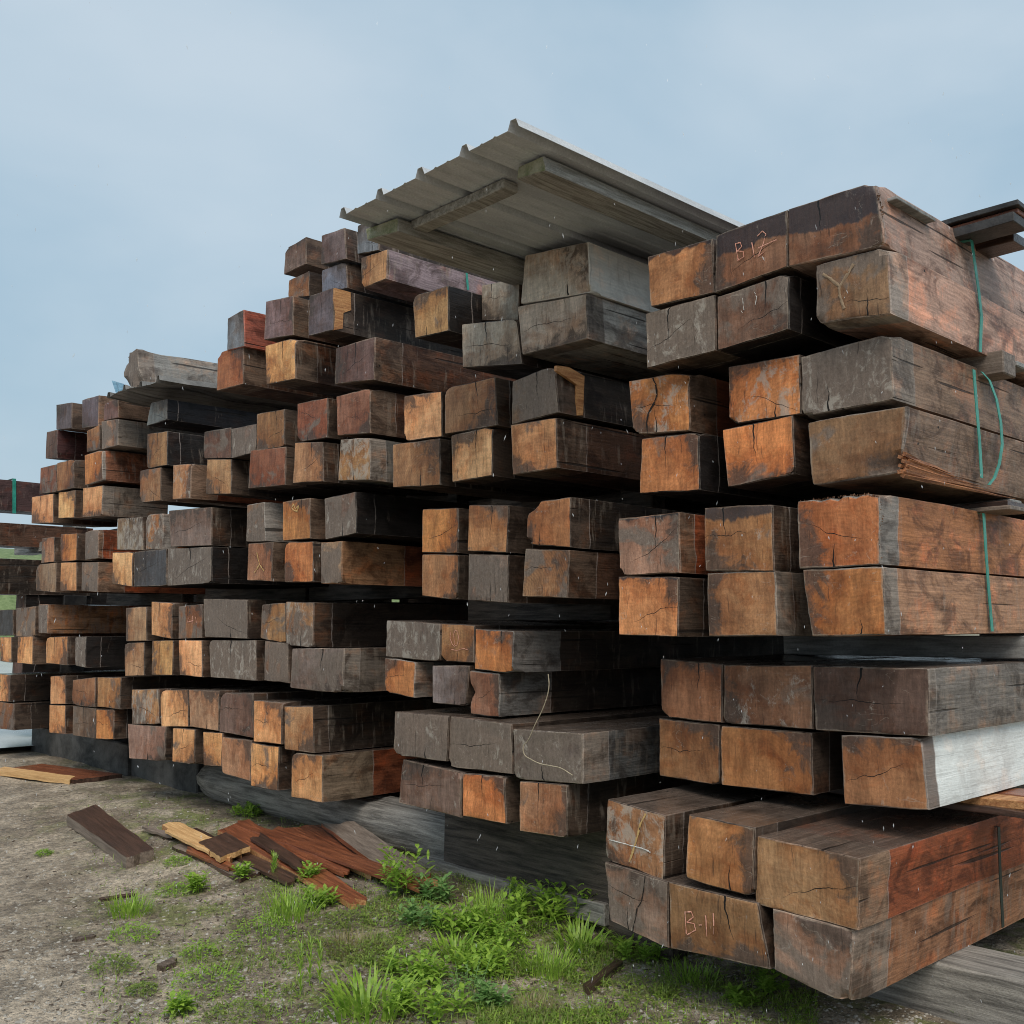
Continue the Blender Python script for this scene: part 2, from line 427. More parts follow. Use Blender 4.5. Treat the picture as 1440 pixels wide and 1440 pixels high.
M_STONE = simple_mat("pebble", (0.22, 0.20, 0.17), (0.46, 0.43, 0.38), 14.0, 0.8)

def leaf_mat(name, c1, c2):
    g = NT(name)
    P = g.vm('ADD', g.objv(), g.comb(g.m('MULTIPLY', g.rnd(), 31.0), 0.0, 0.0))
    n = g.noise(P, 30.0, 3.0)
    col = g.mix(g.ramp(n, 0.3, 0.7), c1 + (1,), c2 + (1,))
    b = g.node("ShaderNodeBsdfPrincipled", {'Base Color': col, 'Roughness': 0.42, 'Specular IOR Level': 0.4})
    t = g.node("ShaderNodeBsdfTranslucent", {'Color': g.vm('SCALE', col, scale=1.5)})
    mx = g.node("ShaderNodeMixShader", {0: 0.35})
    g.t.links.new(b.outputs[0], mx.inputs[1]); g.t.links.new(t.outputs[0], mx.inputs[2])
    g.t.links.new(mx.outputs[0], g.out.inputs[0])
    return g.mat
M_GRASS = leaf_mat("grass_blade", (0.17, 0.31, 0.035), (0.38, 0.54, 0.085))
M_LEAF = leaf_mat("weed_leaf", (0.16, 0.30, 0.035), (0.37, 0.53, 0.09))
M_LEAFB = leaf_mat("bluish_weed_leaf", (0.12, 0.25, 0.07), (0.27, 0.42, 0.14))
M_DRY = leaf_mat("dry_grass", (0.20, 0.18, 0.07), (0.34, 0.31, 0.15))
M_MOSS = leaf_mat("ground_cover_leaf", (0.12, 0.19, 0.035), (0.29, 0.36, 0.09))

# ------------------------------------------------------------------ ground
def make_ground_mat():
    g = NT("gravelly_dirt")
    P = g.objv()
    big = g.noise(P, 0.55, 5.0, 0.6, 0.4)
    mid = g.noise(P, 2.6, 6.0, 0.65, 0.4)
    fine = g.noise(P, 26.0, 5.0, 0.7)
    vf = g.noise(P, 130.0, 3.0, 0.7)
    col = g.mix(g.ramp(mid, 0.35, 0.65), (0.21, 0.168, 0.122, 1), (0.45, 0.375, 0.285, 1))
    col = g.mix(g.ramp(big, 0.42, 0.62), col, g.vm('MULTIPLY', col, (0.72, 0.70, 0.68)))
    col = g.vm('SCALE', col, scale=g.lin(fine, 0.32, 0.68, 0.42, 1.55))
    col = g.vm('SCALE', col, scale=g.lin(vf, 0.3, 0.7, 0.55, 1.45))
    v1 = g.node("ShaderNodeTexVoronoi", {'Vector': P, 'Scale': 48.0})
    st = g.m('MULTIPLY', g.ramp(v1.outputs['Distance'], 0.22, 0.38, 1.0, 0.0), g.m('GREATER_THAN', g.sep(v1.outputs['Color'])[0], 0.50))
    col = g.mix(g.m('MULTIPLY', st, 0.85), col, g.mix(g.sep(v1.outputs['Color'])[1], (0.10, 0.085, 0.07, 1), (0.50, 0.455, 0.39, 1)))
    v2 = g.node("ShaderNodeTexVoronoi", {'Vector': P, 'Scale': 110.0})
    s2 = g.m('MULTIPLY', g.ramp(v2.outputs['Distance'], 0.2, 0.36, 1.0, 0.0), g.m('GREATER_THAN', g.sep(v2.outputs['Color'])[0], 0.6))
    col = g.mix(g.m('MULTIPLY', s2, 0.6), col, g.mix(g.sep(v2.outputs['Color'])[1], (0.12, 0.10, 0.08, 1), (0.48, 0.44, 0.38, 1)))
    # moss and algae on the ground by the stacks, dark bark litter
    x, y, z = g.sep(P)
    near = g.ramp(g.m('ADD', g.m('ADD', g.m('MULTIPLY', x, 0.30), y), g.m('MULTIPLY', g.m('SUBTRACT', big, 0.5), 3.0)), 0.2, 1.5)
    mn = g.noise(P, 3.4, 7.0, 0.7, 0.5)
    mm = g.m('MULTIPLY', g.ramp(mn, 0.47, 0.60), near)
    col = g.mix(g.m('MULTIPLY', mm, 0.8), col, g.mix(g.lin(fine, 0.3, 0.7), (0.085, 0.105, 0.028, 1), (0.25, 0.27, 0.08, 1)))
    ln = g.noise(g.vm('ADD', P, (4.1, 2.2, 0)), 2.2, 6.0, 0.7, 0.6)
    lm = g.m('MULTIPLY', g.ramp(ln, 0.52, 0.64), near)
    col = g.mix(g.m('MULTIPLY', lm, 0.75), col, g.mix(g.lin(fine, 0.3, 0.7), (0.035, 0.025, 0.018, 1), (0.15, 0.11, 0.08, 1)))
    h = g.m('ADD', g.m('MULTIPLY', fine, 1.2), g.m('MULTIPLY', vf, 0.4))
    h = g.m('ADD', h, g.m('MULTIPLY', st, 0.8)); h = g.m('ADD', h, g.m('MULTIPLY', s2, 0.3))
    nrm = g.bump(h, 0.9, 0.012)
    return g.finish(col, g.lin(mid, 0.3, 0.7, 0.46, 0.9), nrm, 0.4)
M_GROUND = make_ground_mat()

def ground_z(x, y):
    n = noise.noise(Vector((x * 0.8, y * 0.8, 0.3))) * 0.030 + noise.noise(Vector((x * 3.1, y * 3.1, 2.3))) * 0.014 \
        + noise.noise(Vector((x * 9, y * 9, 5.1))) * 0.006
    def ss(a, b, t):
        t = max(0.0, min(1.0, (t - a) / (b - a))); return t * t * (3 - 2 * t)
    return n - 0.01 + 0.13 * ss(2.4, 4.3, y) * ss(-3.4, -5.0, x)

def axis(a, b, step, far):
    v = [-far, -far / 3, -far / 8, -45, -26]
    v = [t for t in v if t < a - 3]
    v += [a - 3, a - 1]
    n = int(round((b - a) / step))
    v += [a + i * step for i in range(n + 1)]
    v += [b + 1, b + 3] + [t for t in (26, 45, far / 8, far / 3, far) if t > b + 3]
    return v
gx = axis(-13.0, 0.5, 0.07, 700.0); gy = axis(-0.5, 6.5, 0.07, 700.0)
gv = []; gf = []
for yv in gy:
    for xv in gx:
        gv.append((xv, yv, ground_z(xv, yv)))
nx = len(gx)
for j in range(len(gy) - 1):
    for i in range(nx - 1):
        gf.append((j * nx + i, j * nx + i + 1, (j + 1) * nx + i + 1, (j + 1) * nx + i))
ground = link("ground", mesh_from("ground", gv, gf, [M_GROUND], smooth=True))
tag(ground, kind='structure')

def gpt(px, py):
    z = 0.0
    for _ in range(6):
        p = on_z(px, py, z); z = 0.5 * z + 0.5 * ground_z(p.x, p.y)
    return Vector((p.x, p.y, ground_z(p.x, p.y)))

# pale wet concrete apron beyond the far stack, and the grass bank behind it
apron_v = []; apron_f = []
axs = [-60 + i * 1.87 for i in range(26)]; ays = [-20 + i * 2.5 for i in range(25)]
for yv in ays:
    for xv in axs:
        apron_v.append((xv, yv, 0.20 + 0.004 * noise.noise(Vector((xv, yv, 0)))))
for j in range(len(ays) - 1):
    for i in range(len(axs) - 1):
        a = j * len(axs) + i
        apron_f.append((a, a + 1, a + len(axs) + 1, a + len(axs)))
apron = link("pavement", mesh_from("pavement", apron_v, apron_f, [M_CONCRETE], smooth=True))
tag(apron, kind='structure')

M_BANK = simple_mat("bank_grass", (0.10, 0.15, 0.05), (0.20, 0.25, 0.10), 3.0, 0.9, (1, 1, 1), 0.8)
bv = []; bf = []
NB = 60; NR = 8
for i in range(NB + 1):
    yv = -40 + i * 2.4
    for j in range(NR + 1):
        t = j / NR
        zz = 6.7 * math.sin(t * math.pi * 0.5) + 0.5 * noise.noise(Vector((yv * 0.15, t * 3, 1))) * t
        bv.append((-50 - 22 * t, yv, 0.0 + zz))
for i in range(NB):
    for j in range(NR):
        a = i * (NR + 1) + j
        bf.append((a, a + NR + 1, a + NR + 2, a + 1))
bank = link("grass_bank", mesh_from("grass_bank", bv, bf, [M_BANK], smooth=True))
tag(bank, kind='structure')

# ------------------------------------------------------------------ timbers
#  end: colour, grey, soaked band, chalk, rings ; word
ENDS = {
 'T': ((0.65, 0.375, 0.18), 0.30, 0.0, 0.05, 0.6, 'tan-ended'),
 'Y': ((0.76, 0.47, 0.24), 0.18, 0.0, 0.00, 0.4, 'pale-tan-ended'),
 'O': ((0.54, 0.245, 0.095), 0.30, 0.0, 0.05, 0.6, 'orange-ended'),
 'B': ((0.30, 0.155, 0.08), 0.40, 0.0, 0.10, 0.5, 'brown-ended'),
 'G': ((0.33, 0.225, 0.16), 0.56, 0.0, 0.25, 0.2, 'grey-ended'),
 'D': ((0.13, 0.088, 0.072), 0.10, 0.0, 0.10, 0.2, 'dark-ended'),
 'R': ((0.28, 0.125, 0.075), 0.33, 0.0, 0.05, 0.4, 'red-brown-ended'),
 'W': ((0.25, 0.20, 0.165), 0.70, 0.0, 0.38, 0.1, 'chalky-grey-ended'),
 'M': ((0.50, 0.235, 0.10), 0.25, 0.32, 0.05, 0.6, 'dark-topped-orange-ended'),
 'S': ((0.25, 0.15, 0.095), 0.15, 0.55, 0.05, 0.2, 'soaked-brown-ended'),
 'K': ((0.20, 0.215, 0.25), 0.05, 0.0, 0.10, 0.1, 'bluish-grey-ended'),
 'C': ((0.42, 0.24, 0.125), 0.35, 0.0, 0.55, 0.4, 'chalk-smeared-brown-ended'),
}
SIDES = {   # far colour, near-end colour, seam, smear
 'd': ((0.040, 0.028, 0.021), (0.078, 0.053, 0.039), 0.16, 0.22),
 'k': ((0.015, 0.012, 0.011), (0.020, 0.016, 0.015), 0.15, 0.05),
 'b': ((0.095, 0.048, 0.030), (0.13, 0.085, 0.060), 0.18, 0.2),
 'r': ((0.215, 0.066, 0.030), (0.20, 0.125, 0.085), 0.26, 0.1),
 'g': ((0.175, 0.142, 0.118), (0.24, 0.20, 0.17), 0.15, 0.6),
 'p': ((0.47, 0.29, 0.22), (0.30, 0.245, 0.21), 0.14, 0.3),
 'q': ((0.36, 0.245, 0.20), (0.26, 0.185, 0.15), 0.10, 0.4),
 'w': ((0.78, 0.80, 0.78), (0.20, 0.165, 0.145), 0.10, 0.0),
 'o': ((0.46, 0.195, 0.085), (0.27, 0.24, 0.215), 0.15, 0.2),
 'v': ((0.26, 0.165, 0.11), (0.22, 0.18, 0.15), 0.13, 0.4),
}
TIMBERS = []

def make_timber(name, P, Y, L, e, s, label, group, seed, res=9, chips=(), jit=1.0, over=None, rnd_r=0.006, cat='timber', mats=None, skew=0.0, dirx=0.0):
    """P: TL,TR,BR,BL world points on the plane y=Y. The cross-section is swept along +Y."""
    rg = random.Random(seed)
    cx = sum(p.x for p in P) / 4; cz = sum(p.z for p in P) / 4
    TL, TR, BR, BL = [(p.x - cx, p.z - cz) for p in P]
    a = 0.045
    inner = [a + (1 - 2 * a) * i / (res - 3) for i in range(res - 2)]
    us = [0.0] + inner + [1.0]
    def bil(u, v):
        x = (BL[0] * (1 - u) + BR[0] * u) * (1 - v) + (TL[0] * (1 - u) + TR[0] * u) * v
        z = (BL[1] * (1 - u) + BR[1] * u) * (1 - v) + (TL[1] * (1 - u) + TR[1] * u) * v
        return x, z
    n = res
    bidx = [(i, 0) for i in range(n - 1)] + [(n - 1, j) for j in range(n - 1)] + \
           [(n - 1 - i, n - 1) for i in range(n - 1)] + [(0, n - 1 - j) for j in range(n - 1)]
    nb = len(bidx)
    size = 0.5 * (abs(TR[0] - TL[0]) + abs(TL[1] - BL[1]))
    sx = seed * 1.37 % 97
    verts = []; faces = []; fm = []; arr = []
    def chip(u, v, y):
        dy = 0.0; pull = 0.0
        for (cu, cv, rad, dep) in chips:
            d = math.hypot(u - cu, v - cv)
            if d < rad:
                w = (1 - d / rad)
                w = w * (0.75 + 0.7 * noise.noise(Vector((u * 9 + sx, v * 9, y * 11))))
                fall = max(0.0, 1 - y / max(0.02, dep * 1.5))
                dy += max(0, w) * dep; pull += max(0, w) * 0.11 * fall
        return dy, min(pull, 0.5)
    rings = [0.0, 0.006, 0.022, 0.06, 0.13, 0.26, 0.5, 0.9, 1.6, 2.8, L]
    if res >= 13: rings = [0.0, 0.006, 0.016, 0.035, 0.065, 0.11, 0.18, 0.28, 0.42, 0.6, 0.85, 1.15, 1.5, 2.0, 2.8, L]
    rings = [q for q in rings if q < L - 0.02] + [L]
    ringv = []
    for k, yy in enumerate(rings):
        row = []
        for b, (i, j) in enumerate(bidx):
            u = us[i]; v = us[j]
            x, z = bil(u, v)
            corner = (i in (0, n - 1)) and (j in (0, n - 1))
            inset = 0.005 if k == 0 else 0.0
            if corner:
                inset += rnd_r * (0.30 + 0.5 * abs(noise.noise(Vector((sx, b * 3.1, yy * 2.3)))))
            elif min(i, j, n - 1 - i, n - 1 - j) == 0 and (i in (0, 1, n - 2, n - 1)) and (j in (0, 1, n - 2, n - 1)):
                inset += 0.0012
            # waviness of the sawn faces, ragged arrises
            lo = noise.noise(Vector((u * 2.2 + sx, v * 2.2, yy * 1.6))) * 0.006
            hi = noise.noise(Vector((u * 17 + sx, v * 17, yy * 24))) * (0.0045 if corner else 0.0022)
            if k == len(rings) - 1: hi = 0
            inset += max(-0.004, (lo + hi) * jit)
            dy, pull = chip(u, v, yy)
            r0 = math.hypot(x, z) + 1e-6
            f = max(0.3, 1 - inset / r0 - pull)
            edge = 0.0
            if k <= 1:
                edge = 0.004 * noise.noise(Vector((u * 13 + sx, v * 13, 4.4)))
            yo = yy + (dy if k < 4 else dy * max(0, 1 - yy / 0.5)) + edge
            if k == 0: yo = max(yo, 0.0)
            yo += skew * x * max(0.0, 1 - yy / 0.6)
            row.append(len(verts))
            verts.append((x * f + dirx * yy, yo, z * f))
            arr.append(1.0 if (corner or k == 1) else (0.55 if k == 0 else 0.0))
        ringv.append(row)
    # front face grid
    gid = {}
    for b, (i, j) in enumerate(bidx):
        gid[(i, j)] = ringv[0][b]
    for i in range(1, n - 1):
        for j in range(1, n - 1):
            u = us[i]; v = us[j]; x, z = bil(u, v)
            y = 0.005 * noise.noise(Vector((u * 3 + sx, v * 3, 1.7))) + 0.0025 * noise.noise(Vector((u * 14 + sx, v * 14, 8.2)))
            dy, pull = chip(u, v, 0)
            gid[(i, j)] = len(verts)
            verts.append((x * (1 - pull), y + dy + skew * x, z * (1 - pull))); arr.append(0.0)
    face_uv = []
    for i in range(n - 1):
        for j in range(n - 1):
            faces.append((gid[(i, j)], gid[(i + 1, j)], gid[(i + 1, j + 1)], gid[(i, j + 1)]))
            fm.append(0)
            face_uv.append(((us[i], us[j]), (us[i + 1], us[j]), (us[i + 1], us[j + 1]), (us[i], us[j + 1])))
    for k in range(len(rings) - 1):
        for b in range(nb):
            c = (b + 1) % nb
            faces.append((ringv[k][c], ringv[k][b], ringv[k + 1][b], ringv[k + 1][c]))
            fm.append(1)
    faces.append(tuple(ringv[-1])[::-1]); fm.append(0)
    me = mesh_from(name, verts, faces, mats or [M_END, M_SIDE], fm, smooth=True, sharp=28)
    uvl = me.uv_layers.new(name="face")
    data = uvl.data
    li = 0
    for fuv in face_uv:
        for q in fuv:
            data[li].uv = q; li += 1
    at = me.attributes.new("arris", 'FLOAT', 'POINT')
    at.data.foreach_set('value', arr)
    o = link(name, me)
    o.location = (cx, Y, cz)
    ec, gray, wet, chalk, ring, word = ENDS[e]
    sc, ez, seam, smear = SIDES[s]
    jt = [1 + rg.uniform(-0.14, 0.14) for _ in range(3)]
    if over and 'ec' in over: ec = over.pop('ec')
    warm = (1.08, 0.95, 0.86) if ec[0] > 1.45 * ec[2] else (1.04, 0.98, 0.92)
    ec = [ec[i] * warm[i] * 1.06 for i in range(3)]
    o['ec'] = [ec[i] * jt[0] * (1 + rg.uniform(-0.05, 0.05)) for i in range(3)]
    o['gray'] = max(0.0, gray + rg.uniform(-0.1, 0.15))
    o['wet'] = wet
    o['chalk'] = max(0.0, chalk + rg.uniform(-0.1, 0.15)); o['ring'] = ring
    o['sc'] = [c * jt[1] for c in sc]; o['ez'] = [c * jt[2] for c in ez]
    o['seam'] = seam * rg.uniform(0.7, 1.35); o['smear'] = max(0, smear + rg.uniform(-0.2, 0.2))
    o['plain'] = 0.0
    if over:
        for k_, v_ in over.items(): o[k_] = v_
    tag(o, label, cat, group)
    return o

ORD = ['first', 'second', 'third', 'fourth', 'fifth', 'sixth']
NUM = {1: 'one', 2: 'two', 3: 'three', 4: 'four', 5: 'five'}
STK = {5: 'nearest', 4: 'second-nearest', 3: 'middle', 2: 'second-farthest', 1: 'farthest'}
# stacks of banded bundles: (stack, bundle from top, face plane Y, upper row, lower row)
# a timber: TLx,TLy, TRx,TRy, BRx,BRy, BLx,BLy, end, side [, setback, extras]
BUNDLES = [
 (5, 1, 3.90, [
   (910,361,1002,335,1005,411,914,432,'M','d',0,{'o':{'wet':0.10,'ec':(0.46,0.25,0.12)}}),
   (1006,331,1107,294,1107.5,375,1005,412,'S','d',0,{'o':{'wet':0.42},'id':'B12'}),
   (1107.5,294,1230.5,254,1245,345,1108.5,375,'S','q',0,{'o':{'wet':0.50,'seam':0.02},'id':'CORNER','chips':[(1,1,.09,.04)]})],
  [(908,441,1006,413,1007,493,909,518,'W','d'),
   (1008,417,1109,383,1110,463,1009,493,'B','k',0,{'o':{'ec':(0.20,0.13,0.095),'gray':0.5},'id':'MK'}),
   (1147,373,1249,346,1253,441,1148,455,'B','p',0,{'o':{'ec':(0.26,0.165,0.10),'seam':0.16},'id':'STAR','chips':[(1,1,.12,.05)]})]),
 (5, 2, 4.00, [
   (884,536,968,521,970,606,890,611,'O','r',0,{'o':{'chalk':0.5},'id':'SPLIT','chips':[(1,.95,.3,.05)]}),
   (1024,516,1124,498,1126,582,1025,597,'O','d',0,{'o':{'chalk':0.55}}),
   (1126,502,1253,468,1257,562,1128,586,'W','v',0,{'o':{'ec':(0.17,0.13,0.11),'seam':0.2,'sc':(0.27,0.175,0.12)},'chips':[(1,1,.1,.03)]})],
  [(902,617,982,607,984,689,899,694,'O','k'),
   (1015,604,1114,584,1118,667,1023,685,'O','d',0,{'o':{'gray':0.35}}),
   (1135,594,1275,570,1266,664,1142,683,'B','v',0,{'id':'SPLINTER','o':{'ec':(0.24,0.145,0.085),'seam':0.02,'sc':(0.25,0.16,0.11)},'chips':[(1,0.1,.25,.05)]})]),
 (5, 3, 3.90, [
   (869,729,955,720,956,806,871,809,'G','r',0,{'o':{'wet':0.07,'seam':0.12}}),
   (990,714,1087,709,1088,803,991,804,'M','d',0,{'o':{'wet':0.20,'ec':(0.38,0.19,0.09),'gray':0.35}}),
   (1121,705,1236,693,1238,794,1123,800,'O','o',0,{'o':{'ec':(0.40,0.175,0.07),'gray':0.1,'seam':0.16},'id':'RAGTOP','chips':[(.3,1,.06,.03),(.5,1,.07,.03),(.75,1,.07,.03),(.95,1,.08,.03)]})],
  [(869,811,955,811,953,896,870,893,'O','d',0,{'o':{'ec':(0.60,0.29,0.12),'wet':0.03}}),
   (994,806,1090,802,1093,894,996,895,'T','g',0,{'o':{'ec':(0.44,0.245,0.12)}}),
   (1128,801,1242,797,1246,893,1141,895,'O','v',0,{'o':{'ec':(0.42,0.19,0.075),'seam':0.12,'sc':(0.40,0.215,0.125),'gray':0.0}})]),
 (5, 4, 4.15, [
   (928,926,1016,934,1015,1017,930,1008,'B','d',0,{'o':{'ec':(0.30,0.155,0.085)}}),
   (1017,935,1141,936,1143,1026,1017,1017,'B','d',0,{'o':{'ec':(0.27,0.16,0.10),'chalk':0.4}}),
   (1142,937,1306,940,1307,1036,1146,1027,'D','g',0,{'o':{'ec':(0.12,0.085,0.07),'gray':0.3,'seam':0.06,'sc':(0.19,0.165,0.145)}})],
  [(926,1010,1012,1019,1011.5,1105,927,1091,'B','d',0,{'o':{'ec':(0.29,0.15,0.07),'gray':0.05}}),
   (1013,1020,1141,1031,1143,1119,1014,1104,'O','d',0,{'o':{'ec':(0.36,0.175,0.075),'gray':0.0}}),
   (1182,1034,1295,1037,1306,1140,1187,1131,'B','w',0,{'o':{'ec':(0.31,0.17,0.08),'gray':0.05,'seam':0.105,'smear':0.0,'plain':0.68}})]),
 (5, 5, 3.70, [
   (853.5,1123,935,1147,933,1238,851,1209,'C','d',0,{'id':'YELLOW','o':{'ec':(0.34,0.19,0.10)}}),
   (968,1145,1062,1164,1060,1263,963,1235,'T','d',0,{'o':{'ec':(0.42,0.22,0.10)}}),
   (1063,1175,1209.5,1208,1206.5,1309,1061.5,1272,'T','r',0,{'o':{'ec':(0.36,0.215,0.12),'gray':0.1,'seam':0.235,'ez':(0.25,0.155,0.10),'smear':0.0,'sc':(0.27,0.075,0.03)}})],
  [(850,1212,939,1240,940,1335,857,1295,'G','d',0,{'o':{'ec':(0.28,0.205,0.165)},'id':'CRACK'}),
   (940,1240,1066,1270,1083,1364,943,1334,'B','d',0,{'o':{'ec':(0.24,0.135,0.07),'gray':0.05},'id':'B11'}),
   (1086,1278,1201,1309,1194,1415,1088,1364,'G','o',0,{'o':{'ec':(0.30,0.22,0.17),'gray':0.55,'seam':0.30,'ez':(0.26,0.19,0.145),'smear':0.55,'sc':(0.33,0.155,0.08)},'chips':[(1,0,.2,.05),(1,1,.15,.03)]})]),
 # ---------------------------------------------------- stack 4
 (4, 1, 4.05, [
   (677,401,731,390,729,450,677,451,'W','d',0.25,{'o':{'ec':(0.33,0.29,0.25),'gray':0.3}}),
   (738,359,827,340,830,411,732,427,'W','g',0,{'o':{'ec':(0.66,0.60,0.53),'gray':0.05,'chalk':0.6,'seam':0.01,'sc':(0.74,0.70,0.64),'smear':0.3,'plain':0.7,'ez':(0.7,0.66,0.6)}})],  # side colour raised to stand in for light missing under the roof sheet
  [(649,456,727,448,735,512,650,517,'W','d',0.05,{'o':{'ec':(0.46,0.41,0.36),'gray':0.15}}),
   (727,431,824.5,413,827,476,734,499,'W','g',0,{'o':{'ec':(0.56,0.50,0.44),'gray':0.08,'sc':(0.46,0.42,0.375)}})]),
 (4, 2, 3.98, [
   (568,557,621,550,621,614,568,621,'Y','d'),
   (625,546,696,530,699,598,625,611,'T','d',0,{'o':{'ec':(0.38,0.22,0.125),'gray':0.3}}),
   (720,536,779,513,786,580,719,597,'G','d',0,{'id':'NOTCH','o':{'ec':(0.24,0.17,0.13)},'chips':[(1,1,.2,.07)]})],
  [(552,625,618,616,619,682,552,685.5,'T','d',0,{'o':{'ec':(0.45,0.27,0.15),'gray':0.25}}),
   (634,612,692,599,692,669,636,678,'Y','d'),
   (718,597,782,587,784,658,720.5,668,'T','b')]),
 (4, 3, 3.98, [
   (594,716,644,714,643.5,778,593,777,'O','d',0,{'o':{'gray':0.3}}),
   (659,710,715.5,710,712,777,657,775,'T','d',0,{'o':{'ec':(0.46,0.24,0.12)}}),
   (744,706,802,699,802,770,738,765,'R','d',0,{'o':{'ec':(0.36,0.165,0.08)},'chips':[(0,1,.30,.09),(0,0,.2,.05)]})],
  [(593,779,645,780,643,844,593,838,'T','d',0,{'o':{'ec':(0.48,0.26,0.135)}}),
   (659,779,715,780,714,848,657.5,844,'G','d',0,{'o':{'ec':(0.25,0.19,0.155)}}),
   (738.5,771.5,800,773.5,797,841,734,839,'T','b',0,{'o':{'ec':(0.36,0.205,0.12),'ring':1.6}})]),
 (4, 4, 3.98, [
   (543.5,872,620,877,618.5,931,542,923,'W','d',0,{'o':{'chalk':0.62}}),
   (621,877,667,879,667,932,620,930,'T','d',0,{'id':'SCRIBBLE','o':{'ec':(0.42,0.22,0.11),'gray':0.3}}),
   (668.5,884,722,888,720.5,947,667,941,'O','d',0,{'o':{'seam':0.38,'ez':(0.17,0.155,0.145)}})],
  [(541,925,584,931,582,981.5,541,973,'O','g',0,{'o':{'sc':(0.15,0.145,0.14)}}),
   (607.5,936,660,936,655,993,608,988.5,'D','d',0,{'o':{'ec':(0.22,0.18,0.17)}}),
   (660.5,943,702,947.5,702,1009,661.5,1004,'R','d',0,{'o':{'ec':(0.33,0.19,0.12),'seam':0.42,'ez':(0.16,0.15,0.14)},'chips':[(0,.5,.3,.03)]})]),
 (4, 5, 3.88, [
   (554.5,1000.5,631,1006.5,628,1071,553,1062,'G','d',0,{'o':{'gray':0.95}}),
   (632,1007,719.5,1018,721,1089,628,1078,'G','d',0,{'o':{'gray':0.9}}),
   (721,1025,820,1031.5,819.5,1103,723,1095.5,'G','g',0,{'o':{'ec':(0.17,0.14,0.12),'sc':(0.13,0.125,0.12)}})],
  [(566,1068,649,1086,648,1150,560,1129,'D','d',0,{'o':{'ec':(0.22,0.15,0.135)}}),
   (650.5,1087,709,1092,711.5,1159,650.5,1148,'O','d'),
   (730,1098,798,1104,797,1179,730.5,1169,'T','d',0,{'o':{'ec':(0.38,0.215,0.12)}})]),
 # ---------------------------------------------------- stack 3
 (3, 1, 4.20, [
   (401,350,430,333,430,371,399,386,'D','b',0,{'o':{'ec':(0.16,0.11,0.105)}}),
   (452,331,484,320,487,364,451,372.5,'D','d',0,{'o':{'ec':(0.17,0.13,0.13)}}),
   (502.5,317,530,305,533,352,502.5,357.5,'K','d')],
  [(406,394,434,381,435,416,405,420,'B','d'),
   (452.5,380,486,367.5,489,405,452.5,411,'K','d',0,{'o':{'ec':(0.17,0.18,0.22)}}),
   (508,362.5,545,350,543,392,508,406,'T','q',0,{'o':{'sc':(0.29,0.215,0.225),'seam':0.02,'ec':(0.42,0.255,0.13)}})]),
 (3, 2, 4.02, [
   (320,447.5,342.5,435,344,487,319,493,'K','r',0,{'o':{'sc':(0.25,0.07,0.06),'seam':0.4,'ez':(0.3,0.09,0.06)}}),
   (374,424,412,415.5,412,471,371,478,'D','b',0,{'o':{'ec':(0.21,0.155,0.155)}}),
   (435,416,469,404,469,464,434,472.5,'D','d',0,{'o':{'ec':(0.13,0.115,0.13)},'id':'PATCH'}),
   (580.5,416,630,401,631,465,583,476,'T','k',0,{'o':{'ec':(0.46,0.285,0.145)}})],
  [(306,496,342,486,342.5,540,304.5,549.5,'O','b',0,{'o':{'ec':(0.34,0.155,0.075)}}),
   (373,486,415,475,415.5,532.5,374.5,541,'T','b'),
   (472,490,527.5,473,526,534,471,540,'D','b',0,{'o':{'ec':(0.15,0.10,0.095)}})]),
 (3, 3, 4.02, [
   (325,603,360.5,596,360.5,635,325.5,645,'W','d'),
   (361,582,399.5,575,400,627.5,361,634,'B','d'),
   (418,567.5,460.5,559,460.5,615.5,418,622,'R','d'),
   (473,557.5,520,545,520.5,609,474,612.5,'R','b',0,{'o':{'ec':(0.24,0.125,0.085),'gray':0.3}})],
  [(352,633,402,628,401,682,349,687,'R','d'),
   (414.5,622.5,454,621,454.5,677,412,679.5,'T','d',0,{'o':{'gray':0.3,'ec':(0.45,0.265,0.145)}}),
   (479,618,520,615.5,520.5,675,475,676,'C','g',0,{'o':{'sc':(0.12,0.11,0.10)}})]),
 (3, 4, 4.02, [
   (347.5,710,371,706,373,761,346,762,'G','o',0,{'o':{'sc':(0.11,0.08,0.07),'seam':0.3}}),
   (397.5,705.5,436,700,436,757.5,397.5,760.5,'O','b',0,{'id':'PALEMARK'}),
   (456,701,500,691,501,750,457.5,759,'G','k',0,{'o':{'ec':(0.20,0.14,0.115)}})],
  [(349,764,384,762.5,381,817.5,347.5,816,'R','b',0,{'o':{'ec':(0.34,0.19,0.115)},'id':'PALEMARK2'}),
   (400,763,440,761,440,818,400,819,'O','d',0,{'o':{'gray':0.3}}),
   (451,762.5,481,761,480,821,451,820.5,'G','r',0,{'o':{'seam':0.55,'ez':(0.30,0.155,0.08)}})]),
 (3, 5, 4.02, [
   (286,842,348,843,347.5,898,287.5,896,'W','d'),
   (368.5,850,401,847.5,402,905,366,897.5,'T','d',0,{'o':{'ec':(0.36,0.22,0.11),'gray':0.4}}),
   (402,846,441,847,440,911,402.5,907.5,'C','d',0,{'o':{'ec':(0.36,0.20,0.10),'gray':0.6}})],
  [(294,900,360,900,360,957.5,296,952.5,'G','d',0,{'o':{'gray':0.95,'chalk':0.5}}),
   (372.5,901,405,905,406,961,371,957,'G','d'),
   (411,912,484,911.5,482.5,975,407.5,967.5,'G','g',0,{'o':{'ec':(0.20,0.165,0.145)}})]),
 (3, 6, 3.95, [
   (310,974,356,975,356,1038,308.5,1029,'D','d',0,{'o':{'ec':(0.22,0.155,0.135)}}),
   (357,985,396,987.5,395.5,1047,356.5,1043,'T','d'),
